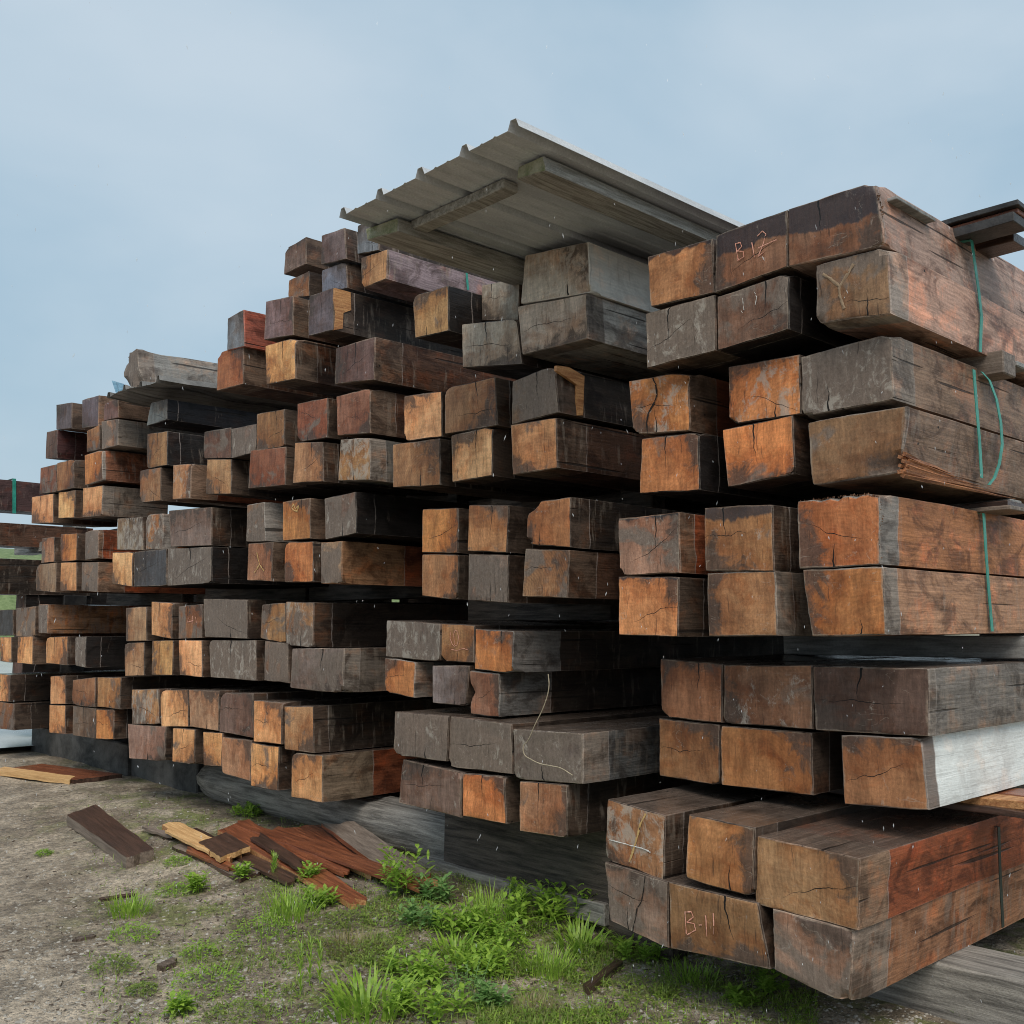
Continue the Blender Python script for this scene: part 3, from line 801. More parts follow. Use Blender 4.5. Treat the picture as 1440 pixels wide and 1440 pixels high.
   (399.5,993,440.5,993,441,1059.5,400,1054,'T','d',0,{'o':{'ec':(0.44,0.265,0.135)}})],
  [(312,1036,353,1041.5,351.5,1098.5,311.5,1087.5,'T','b',0,{'o':{'ec':(0.40,0.255,0.15)}}),
   (352.5,1044.5,392,1050,390,1112.5,352.5,1105.5,'T','d'),
   (410,1058,453,1062.5,453,1129,409.5,1121,'T','r',0,{'o':{'seam':0.42,'ez':(0.20,0.145,0.10),'smear':0.0}})]),
 # ---------------------------------------------------- stack 2
 (2, 1, 4.02, [
   (207,610,235,606,235,654,206,659,'T','k',0,{'o':{'ec':(0.36,0.22,0.11),'gray':0.3}}),
   (287,607,325,601,325,644,287,645,'B','k',0,{'o':{'ec':(0.17,0.10,0.075)}})],
  [(197,662,226,657,226,704,196,707,'R','d',0,{'o':{'ec':(0.30,0.175,0.10)}}),
   (243.5,654,269,652,267.5,701,242.5,702.5,'C','r'),
   (291,646,325,645.5,324.5,694.5,289.5,695,'T','d',0,{'o':{'ec':(0.42,0.265,0.145)}})]),
 (2, 2, 4.02, [
   (165,729,200,727,202,774,164,773,'C','d',0,{'o':{'ec':(0.30,0.22,0.15)}}),
   (205,724,229,722,229,772,205,773,'C','o',0,{'o':{'ec':(0.42,0.21,0.10)}}),
   (237,718,297.5,713,297.5,767,240,769,'D','d',0,{'o':{'ec':(0.20,0.15,0.135)}})],
  [(158,777,186,776,185.5,825,158,821,'Y','d'),
   (189,776,234,771.5,234,824,188,825,'D','d',0,{'o':{'ec':(0.09,0.09,0.105)}}),
   (236,771.5,297.5,768.5,297.5,820,235,824,'W','k',0,{'o':{'ec':(0.12,0.115,0.12)}})]),
 (2, 3, 4.02, [
   (177,855,205.5,853,206,901,177,902,'T','d',0,{'o':{'ec':(0.36,0.235,0.15)}}),
   (213,846,242.5,847.5,241,898.5,213,893,'T','d'),
   (251,852.5,285,849,284,897.5,251,898.5,'B','d',0,{'id':'FOUR'})],
  [(175,904,202.5,903,202.5,950,175.5,951,'T','d',0,{'o':{'ec':(0.42,0.275,0.16)}}),
   (214,901,243,900,242.5,950,213,949,'T','d'),
   (251,900,284,900,284,952.5,252.5,949.5,'Y','b')]),
 (2, 4, 3.95, [
   (185,969.5,222.5,969,224.5,1019,185.5,1018,'C','d'),
   (225,971,264,969.5,265,1022,226.5,1022,'Y','d'),
   (265.5,970,308.5,971,307,1028,267,1022,'Y','d',0,{'o':{'ec':(0.52,0.34,0.20)}})],
  [(179.5,1018,233,1022,231.5,1071,181.5,1066.5,'R','d',0,{'o':{'ec':(0.32,0.22,0.18)}}),
   (243,1023.5,274,1026,273,1076,242,1071,'T','d'),
   (285.5,1029,313,1030.5,311,1078,286,1077,'T','d')]),
 # ---------------------------------------------------- stack 1
 (1, 1, 4.10, [
   (79,569,101,566,100.5,602.5,79,604,'D','b',0,{'o':{'ec':(0.14,0.115,0.12)}}),
   (115.5,562.5,139,555.5,138,599,115,602.5,'D','r',0,{'o':{'ec':(0.15,0.13,0.145)}}),
   (146,567,166,560,166,587,145.5,592,'D','r',0,{'o':{'ec':(0.18,0.12,0.11)}})],
  [(65.5,607.5,80.5,604,80,645,64,645,'D','r',0,{'o':{'sc':(0.07,0.03,0.028),'ez':(0.07,0.03,0.03)}}),
   (122,606,140,597,140,632,122,636,'B','d'),
   (142.5,592.5,166,589,165.5,626,143,632,'G','g',0,{'o':{'sc':(0.14,0.125,0.115)}})]),
 (1, 2, 4.05, [
   (57,658,79.5,652.5,79.5,692,55.5,694.5,'R','d'),
   (80,651,103,645.5,103.5,686,80.5,691,'R','d',0,{'o':{'ec':(0.34,0.17,0.09)}}),
   (119,640,143,632.5,144.5,675,119.5,682.5,'O','o',0,{'o':{'sc':(0.22,0.095,0.055),'seam':0.03}})],
  [(45,699,75,694,74.5,735,44,736,'T','b',0,{'L':0.72}),
   (82.5,692.5,106,689,104,728,82,729,'Y','d',0,{'L':0.74}),
   (117,686,144.5,682.5,142.5,725,115.5,727.5,'T','g',0,{'L':0.70})]),
 (1, 3, 4.02, [
   (59,757,76,755,76,790,58,792,'B','d',0,{'o':{'ec':(0.34,0.19,0.11)}}),
   (85.5,751,108,750,107.5,788,85,790,'O','d'),
   (120,748,138,744,138,785,119.5,787.5,'G','r',0,{'o':{'seam':0.05}})],
  [(51,794,79.5,791,78,833,50.5,830.5,'T','b',0,{'o':{'ec':(0.34,0.24,0.16),'gray':0.3}}),
   (85.5,791,107.5,790.5,107.5,831,84.5,831,'T','d',0,{'o':{'gray':0.25}}),
   (115,791,138,790,137,832.5,114.5,831,'G','r')]),
 (1, 4, 4.02, [
   (-9,858,18,857,18,893,-9,894,'D','d',0,{'o':{'ec':(0.09,0.085,0.09)}}),
   (23,855,50,852.5,49,895,22.5,895,'G','b',0,{'o':{'ec':(0.26,0.18,0.125)}}),
   (54,850,67.5,850,66,891,54,890,'W','r',0,{'o':{'seam':0.9,'ez':(0.36,0.17,0.08),'smear':0.8}})],
  [(0,896,16,896,16,932,0,930,'T','d'),
   (25,895.5,46,894.5,45.5,934.5,24,932.5,'T','b'),
   (64.5,896,95,895,94.5,935.5,64.5,932.5,'T','d'),
   (106,896,121,895,119.5,939,105,936,'W','k',0,{'o':{'ec':(0.32,0.29,0.27)}})]),
 (1, 5, 4.02, [
   (-8,947,14,949,13,987,-8,986,'T','d'),
   (71,951,92,949.5,92,990,70.5,990.5,'T','d'),
   (102.5,956,134,952.5,133,995,101,991,'B','d'),
   (137,952.5,170,952.5,168,997.5,137,994,'T','d',0,{'o':{'ec':(0.42,0.245,0.12)}})],
  [(-8,986,19.5,989.5,19,1027,-8,1024,'B','d'),
   (69.5,991,92,992,91,1032.5,69,1030.5,'T','d',0,{'o':{'gray':0.3}}),
   (102.5,992.5,134.5,996,134,1039,102,1034,'G','d',0,{'o':{'ec':(0.22,0.165,0.125),'gray':0.4}}),
   (135.5,997.5,160,997.5,159.5,1040,135,1039,'O','d')]),
]
BY_ID = {}
BBOX = {}
seed = 11
nbund = {}
for b in BUNDLES: nbund[b[0]] = max(nbund.get(b[0], 0), b[1])
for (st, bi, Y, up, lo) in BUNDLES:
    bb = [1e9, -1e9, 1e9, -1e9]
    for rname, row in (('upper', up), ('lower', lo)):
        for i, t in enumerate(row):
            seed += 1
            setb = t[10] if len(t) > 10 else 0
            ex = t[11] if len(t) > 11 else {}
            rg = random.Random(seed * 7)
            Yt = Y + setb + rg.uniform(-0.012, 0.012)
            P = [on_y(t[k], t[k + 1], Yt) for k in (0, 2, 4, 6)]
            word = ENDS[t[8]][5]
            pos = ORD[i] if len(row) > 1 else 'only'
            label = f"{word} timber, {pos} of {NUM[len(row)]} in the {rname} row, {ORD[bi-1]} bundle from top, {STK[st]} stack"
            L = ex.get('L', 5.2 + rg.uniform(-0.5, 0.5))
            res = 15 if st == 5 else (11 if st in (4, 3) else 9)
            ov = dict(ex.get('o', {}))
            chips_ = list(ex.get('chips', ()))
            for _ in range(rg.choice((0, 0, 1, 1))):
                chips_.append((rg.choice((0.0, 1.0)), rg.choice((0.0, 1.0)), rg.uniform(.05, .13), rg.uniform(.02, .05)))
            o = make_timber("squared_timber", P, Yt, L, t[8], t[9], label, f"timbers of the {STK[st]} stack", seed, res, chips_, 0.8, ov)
            TIMBERS.append(o)
            if 'id' in ex: BY_ID[ex['id']] = (o, P, Yt)
            bb[0] = min(bb[0], *(p.x for p in P)); bb[1] = max(bb[1], *(p.x for p in P))
            bb[2] = min(bb[2], *(p.z for p in P)); bb[3] = max(bb[3], *(p.z for p in P))
    BBOX[(st, bi)] = (bb, Y)

# ------------------------------------------------------------------ box with worn edges, any direction
def box_mesh(name, x0, x1, y0, y1, z0, z1, mats, seed=0, cuts=(1, 1, 1), jit=0.004, bevel=0.006, origin=True):
    bm = bmesh.new()
    cx, cy, cz = (x0 + x1) / 2, (y0 + y1) / 2, z0
    bmesh.ops.create_cube(bm, size=1.0)
    for v in bm.verts:
        v.co = Vector(((v.co.x) * (x1 - x0), v.co.y * (y1 - y0), (v.co.z + 0.5) * (z1 - z0)))
    long = max(range(3), key=lambda a: (x1 - x0, y1 - y0, z1 - z0)[a])
    es = [e for e in bm.edges if abs((e.verts[0].co - e.verts[1].co)[long]) > 0.5 * (x1 - x0, y1 - y0, z1 - z0)[long]]
    bmesh.ops.subdivide_edges(bm, edges=es, cuts=10, use_grid_fill=True)
    if bevel: bmesh.ops.bevel(bm, geom=[e for e in bm.edges if e.calc_face_angle(0) > 1.0], offset=bevel, segments=1, affect='EDGES')
    s = seed * 3.7
    for v in bm.verts:
        q = Vector((v.co.x * 2.2 + s, v.co.y * 2.2, v.co.z * 2.2))
        v.co += jit * Vector((noise.noise(q), noise.noise(q + Vector((5, 3, 1))), noise.noise(q + Vector((1, 7, 9)))))
        q = Vector((v.co.x * 14 + s, v.co.y * 14, v.co.z * 14))
        v.co += jit * 0.4 * Vector((noise.noise(q), noise.noise(q + Vector((5, 3, 1))), noise.noise(q + Vector((1, 7, 9)))))
    me = bpy.data.meshes.new(name)
    bm.to_mesh(me); bm.free()
    for m in mats: me.materials.append(m)
    return me, (cx, cy, cz)

def box(name, x0, x1, y0, y1, z0, z1, mat, label=None, cat=None, group=None, seed=0, jit=0.004, bevel=0.006, parent=None):
    me, loc = box_mesh(name, x0, x1, y0, y1, z0, z1, [mat], seed, jit=jit, bevel=bevel)
    o = link(name, me, parent); o.location = loc
    if label: tag(o, label, cat, group)
    return o

# spacers (stickers) between the bundles
sp_seed = 300
for (st, bi), (bb, Y) in BBOX.items():
    if bi >= nbund[st]: continue
    nb_, Y2 = BBOX[(st, bi + 1)]
    ztop = bb[2]; zbot = nb_[3]
    gap = max(0.035, ztop - zbot)
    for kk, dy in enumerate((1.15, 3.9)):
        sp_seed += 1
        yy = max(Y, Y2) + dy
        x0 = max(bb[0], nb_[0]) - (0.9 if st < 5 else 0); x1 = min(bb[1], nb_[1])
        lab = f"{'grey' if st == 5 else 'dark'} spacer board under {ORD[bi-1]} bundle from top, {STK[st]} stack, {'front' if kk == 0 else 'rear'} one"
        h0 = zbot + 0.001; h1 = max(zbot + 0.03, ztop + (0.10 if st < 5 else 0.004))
        box("spacer_board", x0 + 0.02, x1 + (0.03 if st == 5 else -0.30), yy, yy + 0.14, h0, h1, M_SPACER if st == 5 else M_BASEDARK, lab, 'spacer', 'spacer boards between bundles', sp_seed)  # farther stacks: shade of the gaps put into darker, taller boards

# ------------------------------------------------------------------ base timbers under the stacks
def base(x0, x1, y0, y1, z1, mat, label, s):
    return box("base_timber", x0, x1, y0, y1, -0.03, z1, mat, label, 'timber', 'base timbers on the ground', s, jit=0.012, bevel=0.012)

def bot(st):
    bb, Y = BBOX[(st, nbund[st])]; return bb[0], bb[1], bb[2], Y
x0, x1, zb, Y = bot(5)
base(x0 - 0.15, x1 + 1.15, 4.45, 4.80, zb - 0.004, M_GREYWOOD, "grey-green base timber on the ground under the nearest stack's right side", 401)
base(x0 - 0.1, x1 + 0.9, 7.4, 7.7, zb - 0.004, M_BLACKWOOD, "dark rear base timber on the ground under the nearest stack", 402)
x0, x1, zb, Y = bot(4)
base(x0 + 0.02, x1 + 0.25, 4.26, 4.80, zb - 0.004, M_BASEDARK, "dark wide base timber on the ground under the second-nearest stack", 403)
base(x0, x1, 7.4, 7.7, zb - 0.004, M_BLACKWOOD, "dark rear base timber on the ground under the second-nearest stack", 404)
x0, x1, zb, Y = bot(3)
ZB3 = zb
base(x0 + 0.1, x1, 7.4, 7.7, zb - 0.004, M_BLACKWOOD, "dark rear base timber on the ground under the middle stack", 405)
x0, x1, zb, Y = bot(2)
p = on_y(181, 1068, 4.55); q = on_y(277, 1080, 4.55)
base(p.x, q.x, 4.55, 4.95, max(0.12, zb - 0.004), M_BASE, "short charcoal-grey base block on the ground under the second-farthest stack", 406)
base(x0, x1, 7.4, 7.7, zb - 0.004, M_BLACKWOOD, "dark rear base timber on the ground under the second-farthest stack", 407)
x0, x1, zb, Y = bot(1)
p = on_y(43, 1060, 4.5); q = on_y(179, 1060, 4.5)
base(p.x, q.x, 4.5, 4.95, zb - 0.004, M_BASE, "black base timber with pale stains under the farthest stack", 408)
base(x0, x1, 7.4, 7.7, zb - 0.004, M_BLACKWOOD, "dark rear base timber on the ground under the farthest stack", 409)

# weathered round log under the middle stack
def log(name, A, B, r, mat, label, s, endmat=None, flat=0.0):
    d = (B - A); L = d.length; d.normalize()
    up = Vector((0, 0, 1)); sx = d.cross(up).normalized(); uz = sx.cross(d)
    V = []; F = []; fm = []
    n = 22; K = 26
    for k in range(K + 1):
        t = k / K
        c = A + d * (L * t)
        for i in range(n):
            a = 2 * math.pi * i / n
            rr = r * (1 + 0.16 * noise.noise(Vector((math.cos(a) * 1.5 + s, math.sin(a) * 1.5, t * 3.5))) + 0.12 * noise.noise(Vector((math.cos(a) * 5, math.sin(a) * 5 + s, t * 2))))
            if t < 0.08: rr *= 0.72 + 0.28 * (t / 0.08) ** 0.5
            V.append(c + sx * (math.cos(a) * rr) + uz * (math.sin(a) * rr * (1 - flat)) - A)
    for k in range(K):
        for i in range(n):
            j = (i + 1) % n
            F.append((k * n + i, k * n + j, (k + 1) * n + j, (k + 1) * n + i)); fm.append(0)
    F.append(tuple(range(n))[::-1]); fm.append(0)
    F.append(tuple(K * n + i for i in range(n))); fm.append(0)
    me = mesh_from(name, V, F, [mat], fm, smooth=True, sharp=50)
    o = link(name, me); o.location = A
    return o
GZ = 0.12
r_log = 0.5 * (ZB3 - GZ + 0.02)
pA = on_y(287, 1100, 4.45); pB = on_y(560, 1180, 4.45)
lg = log("base_log", Vector((pA.x, 4.50, GZ + r_log - 0.01)), Vector((-4.9, 4.46, GZ + r_log - 0.03)), r_log, M_GREYWOOD, "", 3.3)
tag(lg, "long weathered grey log lying on the ground under the middle stack", "log")
# low flat plank in front of the base under stack 4
pA = on_y(590, 1215, 4.25); pB = on_y(855, 1262, 4.25)
box("ground_plank", pA.x, pB.x, 4.22, 4.42, 0.06, 0.175, M_GREYWOOD, "low flat grey plank on the ground below the second-nearest stack", "plank", None, 77, jit=0.012)

# ------------------------------------------------------------------ far stack at left (seen from its side)
XF = -14.2
def side_timber(pxl, ytop, ybot, s, sidek, label, w=0.42):
    a = on_x(20, ytop, XF); b_ = on_x(20, ybot, XF)
    Yf = 3.45
    P = [Vector((XF - w, Yf, a.z)), Vector((XF, Yf, a.z)), Vector((XF, Yf, b_.z)), Vector((XF - w, Yf, b_.z))]
    return make_timber("squared_timber", P, Yf, 2.0, 'D', sidek, label, 'timbers of the background stack', s, 9)
side_timber(20, 676, 718, 901, 'b', "dark reddish timber with green strap, top of the background stack at left edge").__setitem__('sc', (0.075, 0.04, 0.038))
side_timber(20, 736, 768, 902, 'b', "brown timber below the strapped one, background stack at left edge")
side_timber(20, 786, 836, 903, 'd', "grey-black timber, lowest visible of the background stack at left edge")
for i_, (z0_, z1_, nm_) in enumerate(((0.42, 0.80, 'lowest'), (0.81, 1.19, 'second-lowest'), (1.25, 1.60, 'third-lowest'), (1.61, 2.10, 'fourth-lowest'))):  # added dark timbers that block the bright yard behind, blackening the gaps
    P_ = [Vector((XF - 0.4, 4.62, z1_)), Vector((XF - 0.03, 4.62, z1_)), Vector((XF - 0.03, 4.62, z0_)), Vector((XF - 0.4, 4.62, z0_))]
    make_timber("squared_timber", P_, 4.62, 4.4, 'D', 'k', f"dark {nm_} filler timber added behind the farthest stack to darken its gaps", 'timbers of the background stack', 930 + i_, 9)
box("support_block", XF - 0.4, XF, 5.6, 5.9, 0.1, 0.415, M_BLACKWOOD, "black low block under the dark filler timbers behind the farthest stack", "support", None, 934)
zt = on_x(20, 836, XF).z
box("support_block", XF - 0.5, XF + 0.06, 3.5, 3.85, 0.0, zt, M_BLACKWOOD, "dark support post under the background stack at left edge", "support", None, 911)
box("support_block", XF - 0.5, XF + 0.02, 5.1, 5.4, 0.0, zt, M_BLACKWOOD, "dark rear support post under the background stack, hidden behind", "support", None, 912)
for a_, b_, s_, w_ in ((720, 735, 913, 'upper'), (769, 785, 914, 'lower')):
    za = on_x(20, a_ - 3, XF).z; zb_ = on_x(20, b_ + 2, XF).z
    box("spacer_board", XF - 0.45, XF + 0.02, 3.6, 3.72, zb_, za, M_SPACER, f"{w_} front spacer block in the background stack at left edge", "spacer", None, s_)
    box("spacer_board", XF - 0.45, XF + 0.02, 5.2, 5.35, zb_, za, M_SPACER, f"{w_} rear spacer block in the background stack at left edge", "spacer", None, s_ + 20)
# long grey timber lying crosswise between two bundles of the farthest stack
a = on_y(22, 742, 4.75); b_ = on_y(165, 741, 4.75); c = on_y(80, 764, 4.75)
za = BBOX[(1, 2)][0][2]; zb_ = BBOX[(1, 3)][0][3]
box("cross_timber", a.x, b_.x, 4.75, 5.0, zb_, za, M_GREYWOOD, "grey-brown crosswise timber between second and third bundles, farthest stack", "timber", None, 921, jit=0.01)

# ------------------------------------------------------------------ strips, straps, marks
def ribbon(name, pts, width_dir, w, thick_dir, t, mat, parent=None, closed=False):
    V = []; F = []
    for i, p in enumerate(pts):
        wd = width_dir(i) if callable(width_dir) else width_dir
        td = thick_dir(i) if callable(thick_dir) else thick_dir
        for a, b in ((-1, 0), (1, 0), (1, 1), (-1, 1)):
            V.append(p + wd * (a * w / 2) + td * (b * t))
    n = len(pts)
    for i in range(n - 1):
        for k in range(4):
            l = (k + 1) % 4
            F.append((i * 4 + k, i * 4 + l, (i + 1) * 4 + l, (i + 1) * 4 + k))
    F.append((3, 2, 1, 0)); F.append(tuple((n - 1) * 4 + k for k in range(4)))
    return mesh_from(name, V, F, [mat])

def strap_on(st, bi, px_pts, X, mat, label, top=True):
    bb, Y = BBOX[(st, bi)]
    pts = [on_x(px, py, X) for px, py in px_pts]
    dense = []
    for i in range(len(pts) - 1):
        for k in range(4): dense.append(pts[i].lerp(pts[i + 1], k / 4))
    dense.append(pts[-1])
    pts = dense
    dirs = [Vector((1, 0, 0))] * len(pts)
    if top:
        zt = pts[0].z + 0.004
        head = [Vector((bb[0], pts[0].y, zt)), Vector((X - 0.05, pts[0].y, zt))]
        pts = head + pts; dirs = [Vector((0, 0, 1)), Vector((0.3, 0, 0.95))] + dirs
    base_ = pts[-1].copy()
    me = ribbon("strap", [p - base_ for p in pts], Vector((0, 1, 0)), 0.027, lambda i: dirs[i], 0.003, mat)
    o = link("strap", me); o.location = base_
    tag(o, label, "strap")
    return o
XS = {bi: BBOX[(5, bi)][0][1] for bi in range(1, 6)}
strap_on(5, 1, [(1366, 338), (1376, 410), (1380, 445), (1378, 495)], XS[1] + 0.012, M_STRAP, "green plastic strap around the top bundle of the nearest stack")
strap_on(5, 2, [(1369, 520), (1372, 560), (1377, 620), (1380, 672)], XS[2] + 0.012, M_STRAP, "taut green strap around the second bundle, nearest stack", False)
strap_on(5, 2, [(1380, 523), (1391, 535), (1401, 562), (1407, 595), (1409, 625), (1405, 652), (1398, 672), (1390, 682)], XS[2] + 0.03, M_STRAP, "loose curved green strap tail beside the taut one, nearest stack", False)
strap_on(5, 3, [(1383, 722), (1386, 775), (1390, 830), (1395, 888)], XS[3] + 0.012, M_STRAP, "green strap around the third bundle, red-grained side, nearest stack", True)
strap_on(5, 5, [(1404, 1163), (1406, 1225), (1408, 1265), (1410, 1304)], XS[5] + 0.012, M_STRAPD, "blackish strap around the lowest bundle marked B-11, nearest stack", True)
# strap in the background stack
pts = [on_x(20, 673, XF + 0.012), on_x(20, 722, XF + 0.012)]
pts = [Vector((XF - 0.42, pts[0].y, pts[0].z)), pts[0], pts[1]]
b0 = pts[-1].copy()
o = link("strap", ribbon("strap", [p - b0 for p in pts], Vector((0, 1, 0)), 0.045, lambda i: Vector((0, 0, 1)) if i == 0 else Vector((1, 0, 0)), 0.003, M_STRAP)); o.location = b0
tag(o, "green strap on the dark timber of the background stack, left edge", "strap")
# strap on the pink-sided timber under the roof sheet
bb, Y = BBOX[(3, 1)]
p0 = on_x(656, 384, bb[1] + 0.012); p1 = on_x(658, 408, bb[1] + 0.012)
b0 = p1.copy()
o = link("strap", ribbon("strap", [p0 - b0, p1 - b0], Vector((0, 1, 0)), 0.02, Vector((1, 0, 0)), 0.003, M_STRAP)); o.location = b0
tag(o, "short pale green strap on the pinkish timber side under the roof sheet", "strap")

def marks(idkey, strokes, mat, w=0.007, name="crayon_mark"):
    o, P, Yt = BY_ID[idkey]
    rg = random.Random(5)
    V = []; F = []
    for s in strokes:
        pts = [on_y(x, y, Yt - 0.004) for x, y in s]
        dn = []
        for i in range(len(pts) - 1):
            for k in range(5): dn.append(pts[i].lerp(pts[i + 1], k / 5))
        dn.append(pts[-1])
        bi = len(V)
        for i, p in enumerate(dn):
            t = (dn[min(i + 1, len(dn) - 1)] - dn[max(i - 1, 0)]); t.y = 0
            if t.length < 1e-6: t = Vector((1, 0, 0))
            t.normalize(); nn = Vector((-t.z, 0, t.x))
            ww = w * rg.uniform(0.45, 1.1)
            for a, yy in ((-1, 0), (0, -0.0015), (1, 0)):
                q = p + nn * (a * ww / 2) + Vector((rg.uniform(-.0008, .0008), yy, rg.uniform(-.0008, .0008)))
                V.append(q - o.location)
        for i in range(len(dn) - 1):
            for k in (0, 1):
                if rg.random() < 0.05: continue
                F.append((bi + i * 3 + k, bi + i * 3 + k + 1, bi + (i + 1) * 3 + k + 1, bi + (i + 1) * 3 + k))
    return link(name, mesh_from(name, V, F, [mat]), o)

marks('B12', [[(1034, 343), (1038, 366)], [(1034, 343), (1041, 341), (1043, 347), (1037, 353)], [(1037, 353), (1045, 354), (1046, 361), (1037, 367)],
              [(1057, 341), (1061, 362)], [(1065, 332), (1072, 325), (1077, 329), (1073, 343), (1068, 356), (1066, 361), (1078, 351)], [(1066, 349), (1092, 337)]], M_CRAYON, 0.006)
marks('B11', [[(963, 1283), (965, 1313)], [(963, 1283), (972, 1282), (975, 1290), (966, 1297)], [(966, 1297), (976, 1299), (978, 1308), (966, 1315)],
              [(992, 1287), (994, 1317)], [(1003, 1284), (1004, 1314)], [(983, 1301), (987, 1301)]], M_CRAYON, 0.006)
for st_ in ([(1044, 419), (1046, 436)], [(1061, 411), (1064, 418), (1062, 429)], [(1042, 437), (1044, 440)]):
    marks('MK', [st_], M_WHITECHALK, 0.004, "chalk_mark")
marks('STAR', [[(1157, 385), (1168, 392), (1180, 402), (1181, 416)], [(1200, 371), (1190, 388), (1181, 402)], [(1181, 416), (1187, 434)]], M_PALEWOOD, 0.016, "pale_check_mark")
marks('YELLOW', [[(908, 1144), (900, 1160), (896, 1177), (891, 1194), (885, 1212)]], M_CHALK, 0.012, "yellow_line")
marks('YELLOW', [[(857, 1181), (880, 1187), (905, 1194), (915, 1199)], [(900, 1192), (912, 1197), (914, 1199)]], M_WHITECHALK, 0.007, "chalk_line")
marks('SCRIBBLE', [[(634, 888), (633, 898), (636, 906), (639, 909), (643, 907), (645, 897), (643, 888), (640, 886), (638, 892), (639, 907)],
                   ], M_CRAYON, 0.005)
marks('SCRIBBLE', [[(634, 913), (642, 915), (652, 912), (658, 914)]], M_CRAYON, 0.005)
marks('FOUR', [[(266, 868), (263, 875), (272, 873)], [(271, 866), (270, 878)], [(275, 868), (276, 876)]], M_CRAYON, 0.009)
marks('PALEMARK', [[(413, 718), (410, 714), (413, 709), (415, 716), (420, 711), (418, 719), (413, 718)]], M_CHALK, 0.014, "pale_mark")
marks('PALEMARK2', [[(361, 777), (365, 795)], [(358, 805), (364, 795)], [(371, 803), (365, 794)]], M_CHALK, 0.014, "pale_mark")
M_CRACK = simple_mat("crack_shadow", (0.010, 0.007, 0.006), (0.02, 0.013, 0.01), 20.0, 0.9)
marks('CRACK', [[(907, 1231), (905, 1252), (902, 1268), (896, 1277), (893, 1294), (889, 1312)]], M_CRACK, 0.007, "split")
marks('SPLIT', [[(917, 530), (922, 541), (924, 555), (920, 566), (912, 580), (909, 595), (911, 610)]], M_CRACK, 0.011, "split")

# twine hanging in front of the second-nearest stack
tw = [(771, 948), (772, 965), (766, 990), (752, 1020), (742, 1042), (736, 1050), (737, 1060), (747, 1068), (760, 1074), (775, 1077), (788, 1080), (805, 1090)]
pts = [on_y(x, y, 3.82) for x, y in tw]
cu = bpy.data.curves.new("twine", 'CURVE'); cu.dimensions = '3D'; cu.bevel_depth = 0.0028; cu.bevel_resolution = 2
sp = cu.splines.new('BEZIER'); sp.bezier_points.add(len(pts) - 1)
b0 = pts[0].copy()
for bp, p in zip(sp.bezier_points, pts):
    bp.co = p - b0; bp.handle_left_type = bp.handle_right_type = 'AUTO'
cu.materials.append(M_TWINE)
tmpo = bpy.data.objects.new("tmp", cu); COL.objects.link(tmpo)
bpy.context.view_layer.update()
me = bpy.data.meshes.new_from_object(tmpo.evaluated_get(bpy.context.evaluated_depsgraph_get()))
bpy.data.objects.remove(tmpo, do_unlink=True)
o = link("twine", me); o.location = b0
tag(o, "thin frayed twine hanging over grey timber ends, second-nearest stack", "twine")

# fresh splinters on the broken lower arris of a timber in the nearest stack
o5, P5, Y5 = BY_ID['SPLINTER']
def splinters(parent, P, Yt):
    rg = random.Random(8)
    BR = P[2]
    V = []; F = []
    for i in range(20):
        t = (i % 10) / 9
        lay = i // 10
        y0 = rg.uniform(-0.012, 0.05); L = 1.15 * (1 - 0.62 * t) * rg.uniform(.75, 1.05)
        ang = rg.uniform(0, 1)
        cx = BR.x + 0.012 - 0.014 * lay; cz = BR.z - 0.012 + 0.088 * t
        w = rg.uniform(0.007, 0.013)
        bi = len(V)
        for k in range(5):
            s = k / 4
            ww = w * (1 - 0.92 * s ** 1.4)
            ce = Vector((cx + rg.uniform(-.004, .004) - 0.008 * s, Yt + y0 + L * s, cz + rg.uniform(-.004, .004) + -0.03 * t * s))
            for q in range(4):
                a = q * math.pi / 2 + ang
                V.append(ce + Vector((math.cos(a) * ww, 0, math.sin(a) * ww)) - parent.location)
        for k in range(4):
            for q in range(4):
                r_ = (q + 1) % 4
                F.append((bi + k * 4 + q, bi + k * 4 + r_, bi + (k + 1) * 4 + r_, bi + (k + 1) * 4 + q))
        F.append((bi + 3, bi + 2, bi + 1, bi)); F.append((bi + 16, bi + 17, bi + 18, bi + 19))
    link("splinters", mesh_from("splinters", V, F, [M_SPLINT2]), parent)
splinters(o5, P5, Y5)

def fibres(idkey, px_line, name, n=60, L=0.03, s=1):
    o, P, Yt = BY_ID[idkey]
    rg = random.Random(s); V = []; F = []
    pts = [on_y(x, y, Yt + 0.004) for x, y in px_line]
    for i in range(n):
        t = rg.random() * (len(pts) - 1); k = min(int(t), len(pts) - 2)
        c = pts[k].lerp(pts[k + 1], t - k) + Vector((-.006, rg.uniform(0, .02), -.014))
        d = Vector((rg.uniform(-.7, .9), rg.uniform(-.9, .2), rg.uniform(-.2, .8))).normalized() * (L * rg.uniform(.3, 1.2))
        q = d.cross(Vector((0, 1, .3))).normalized() * 0.0022
        b = len(V)
        V += [c - q - o.location, c + q - o.location, c + d * .6 + q * .8 + Vector((0, 0, .003)) - o.location, c + d - o.location, c + Vector((0, .003, 0)) - o.location]
        F += [(b, b + 1, b + 2), (b, b + 2, b + 3), (b + 4, b + 1, b + 2), (b + 4, b + 2, b + 3)]
    ob = link(name, mesh_from(name, V, F, [M_FRAY]), o); ob['kind'] = 'stuff'
fibres('RAGTOP', [(1123, 703), (1150, 698), (1180, 694), (1215, 691), (1237, 694), (1238, 720), (1237, 760), (1238, 790)], "frayed_fibres", 170, 0.013, 2)
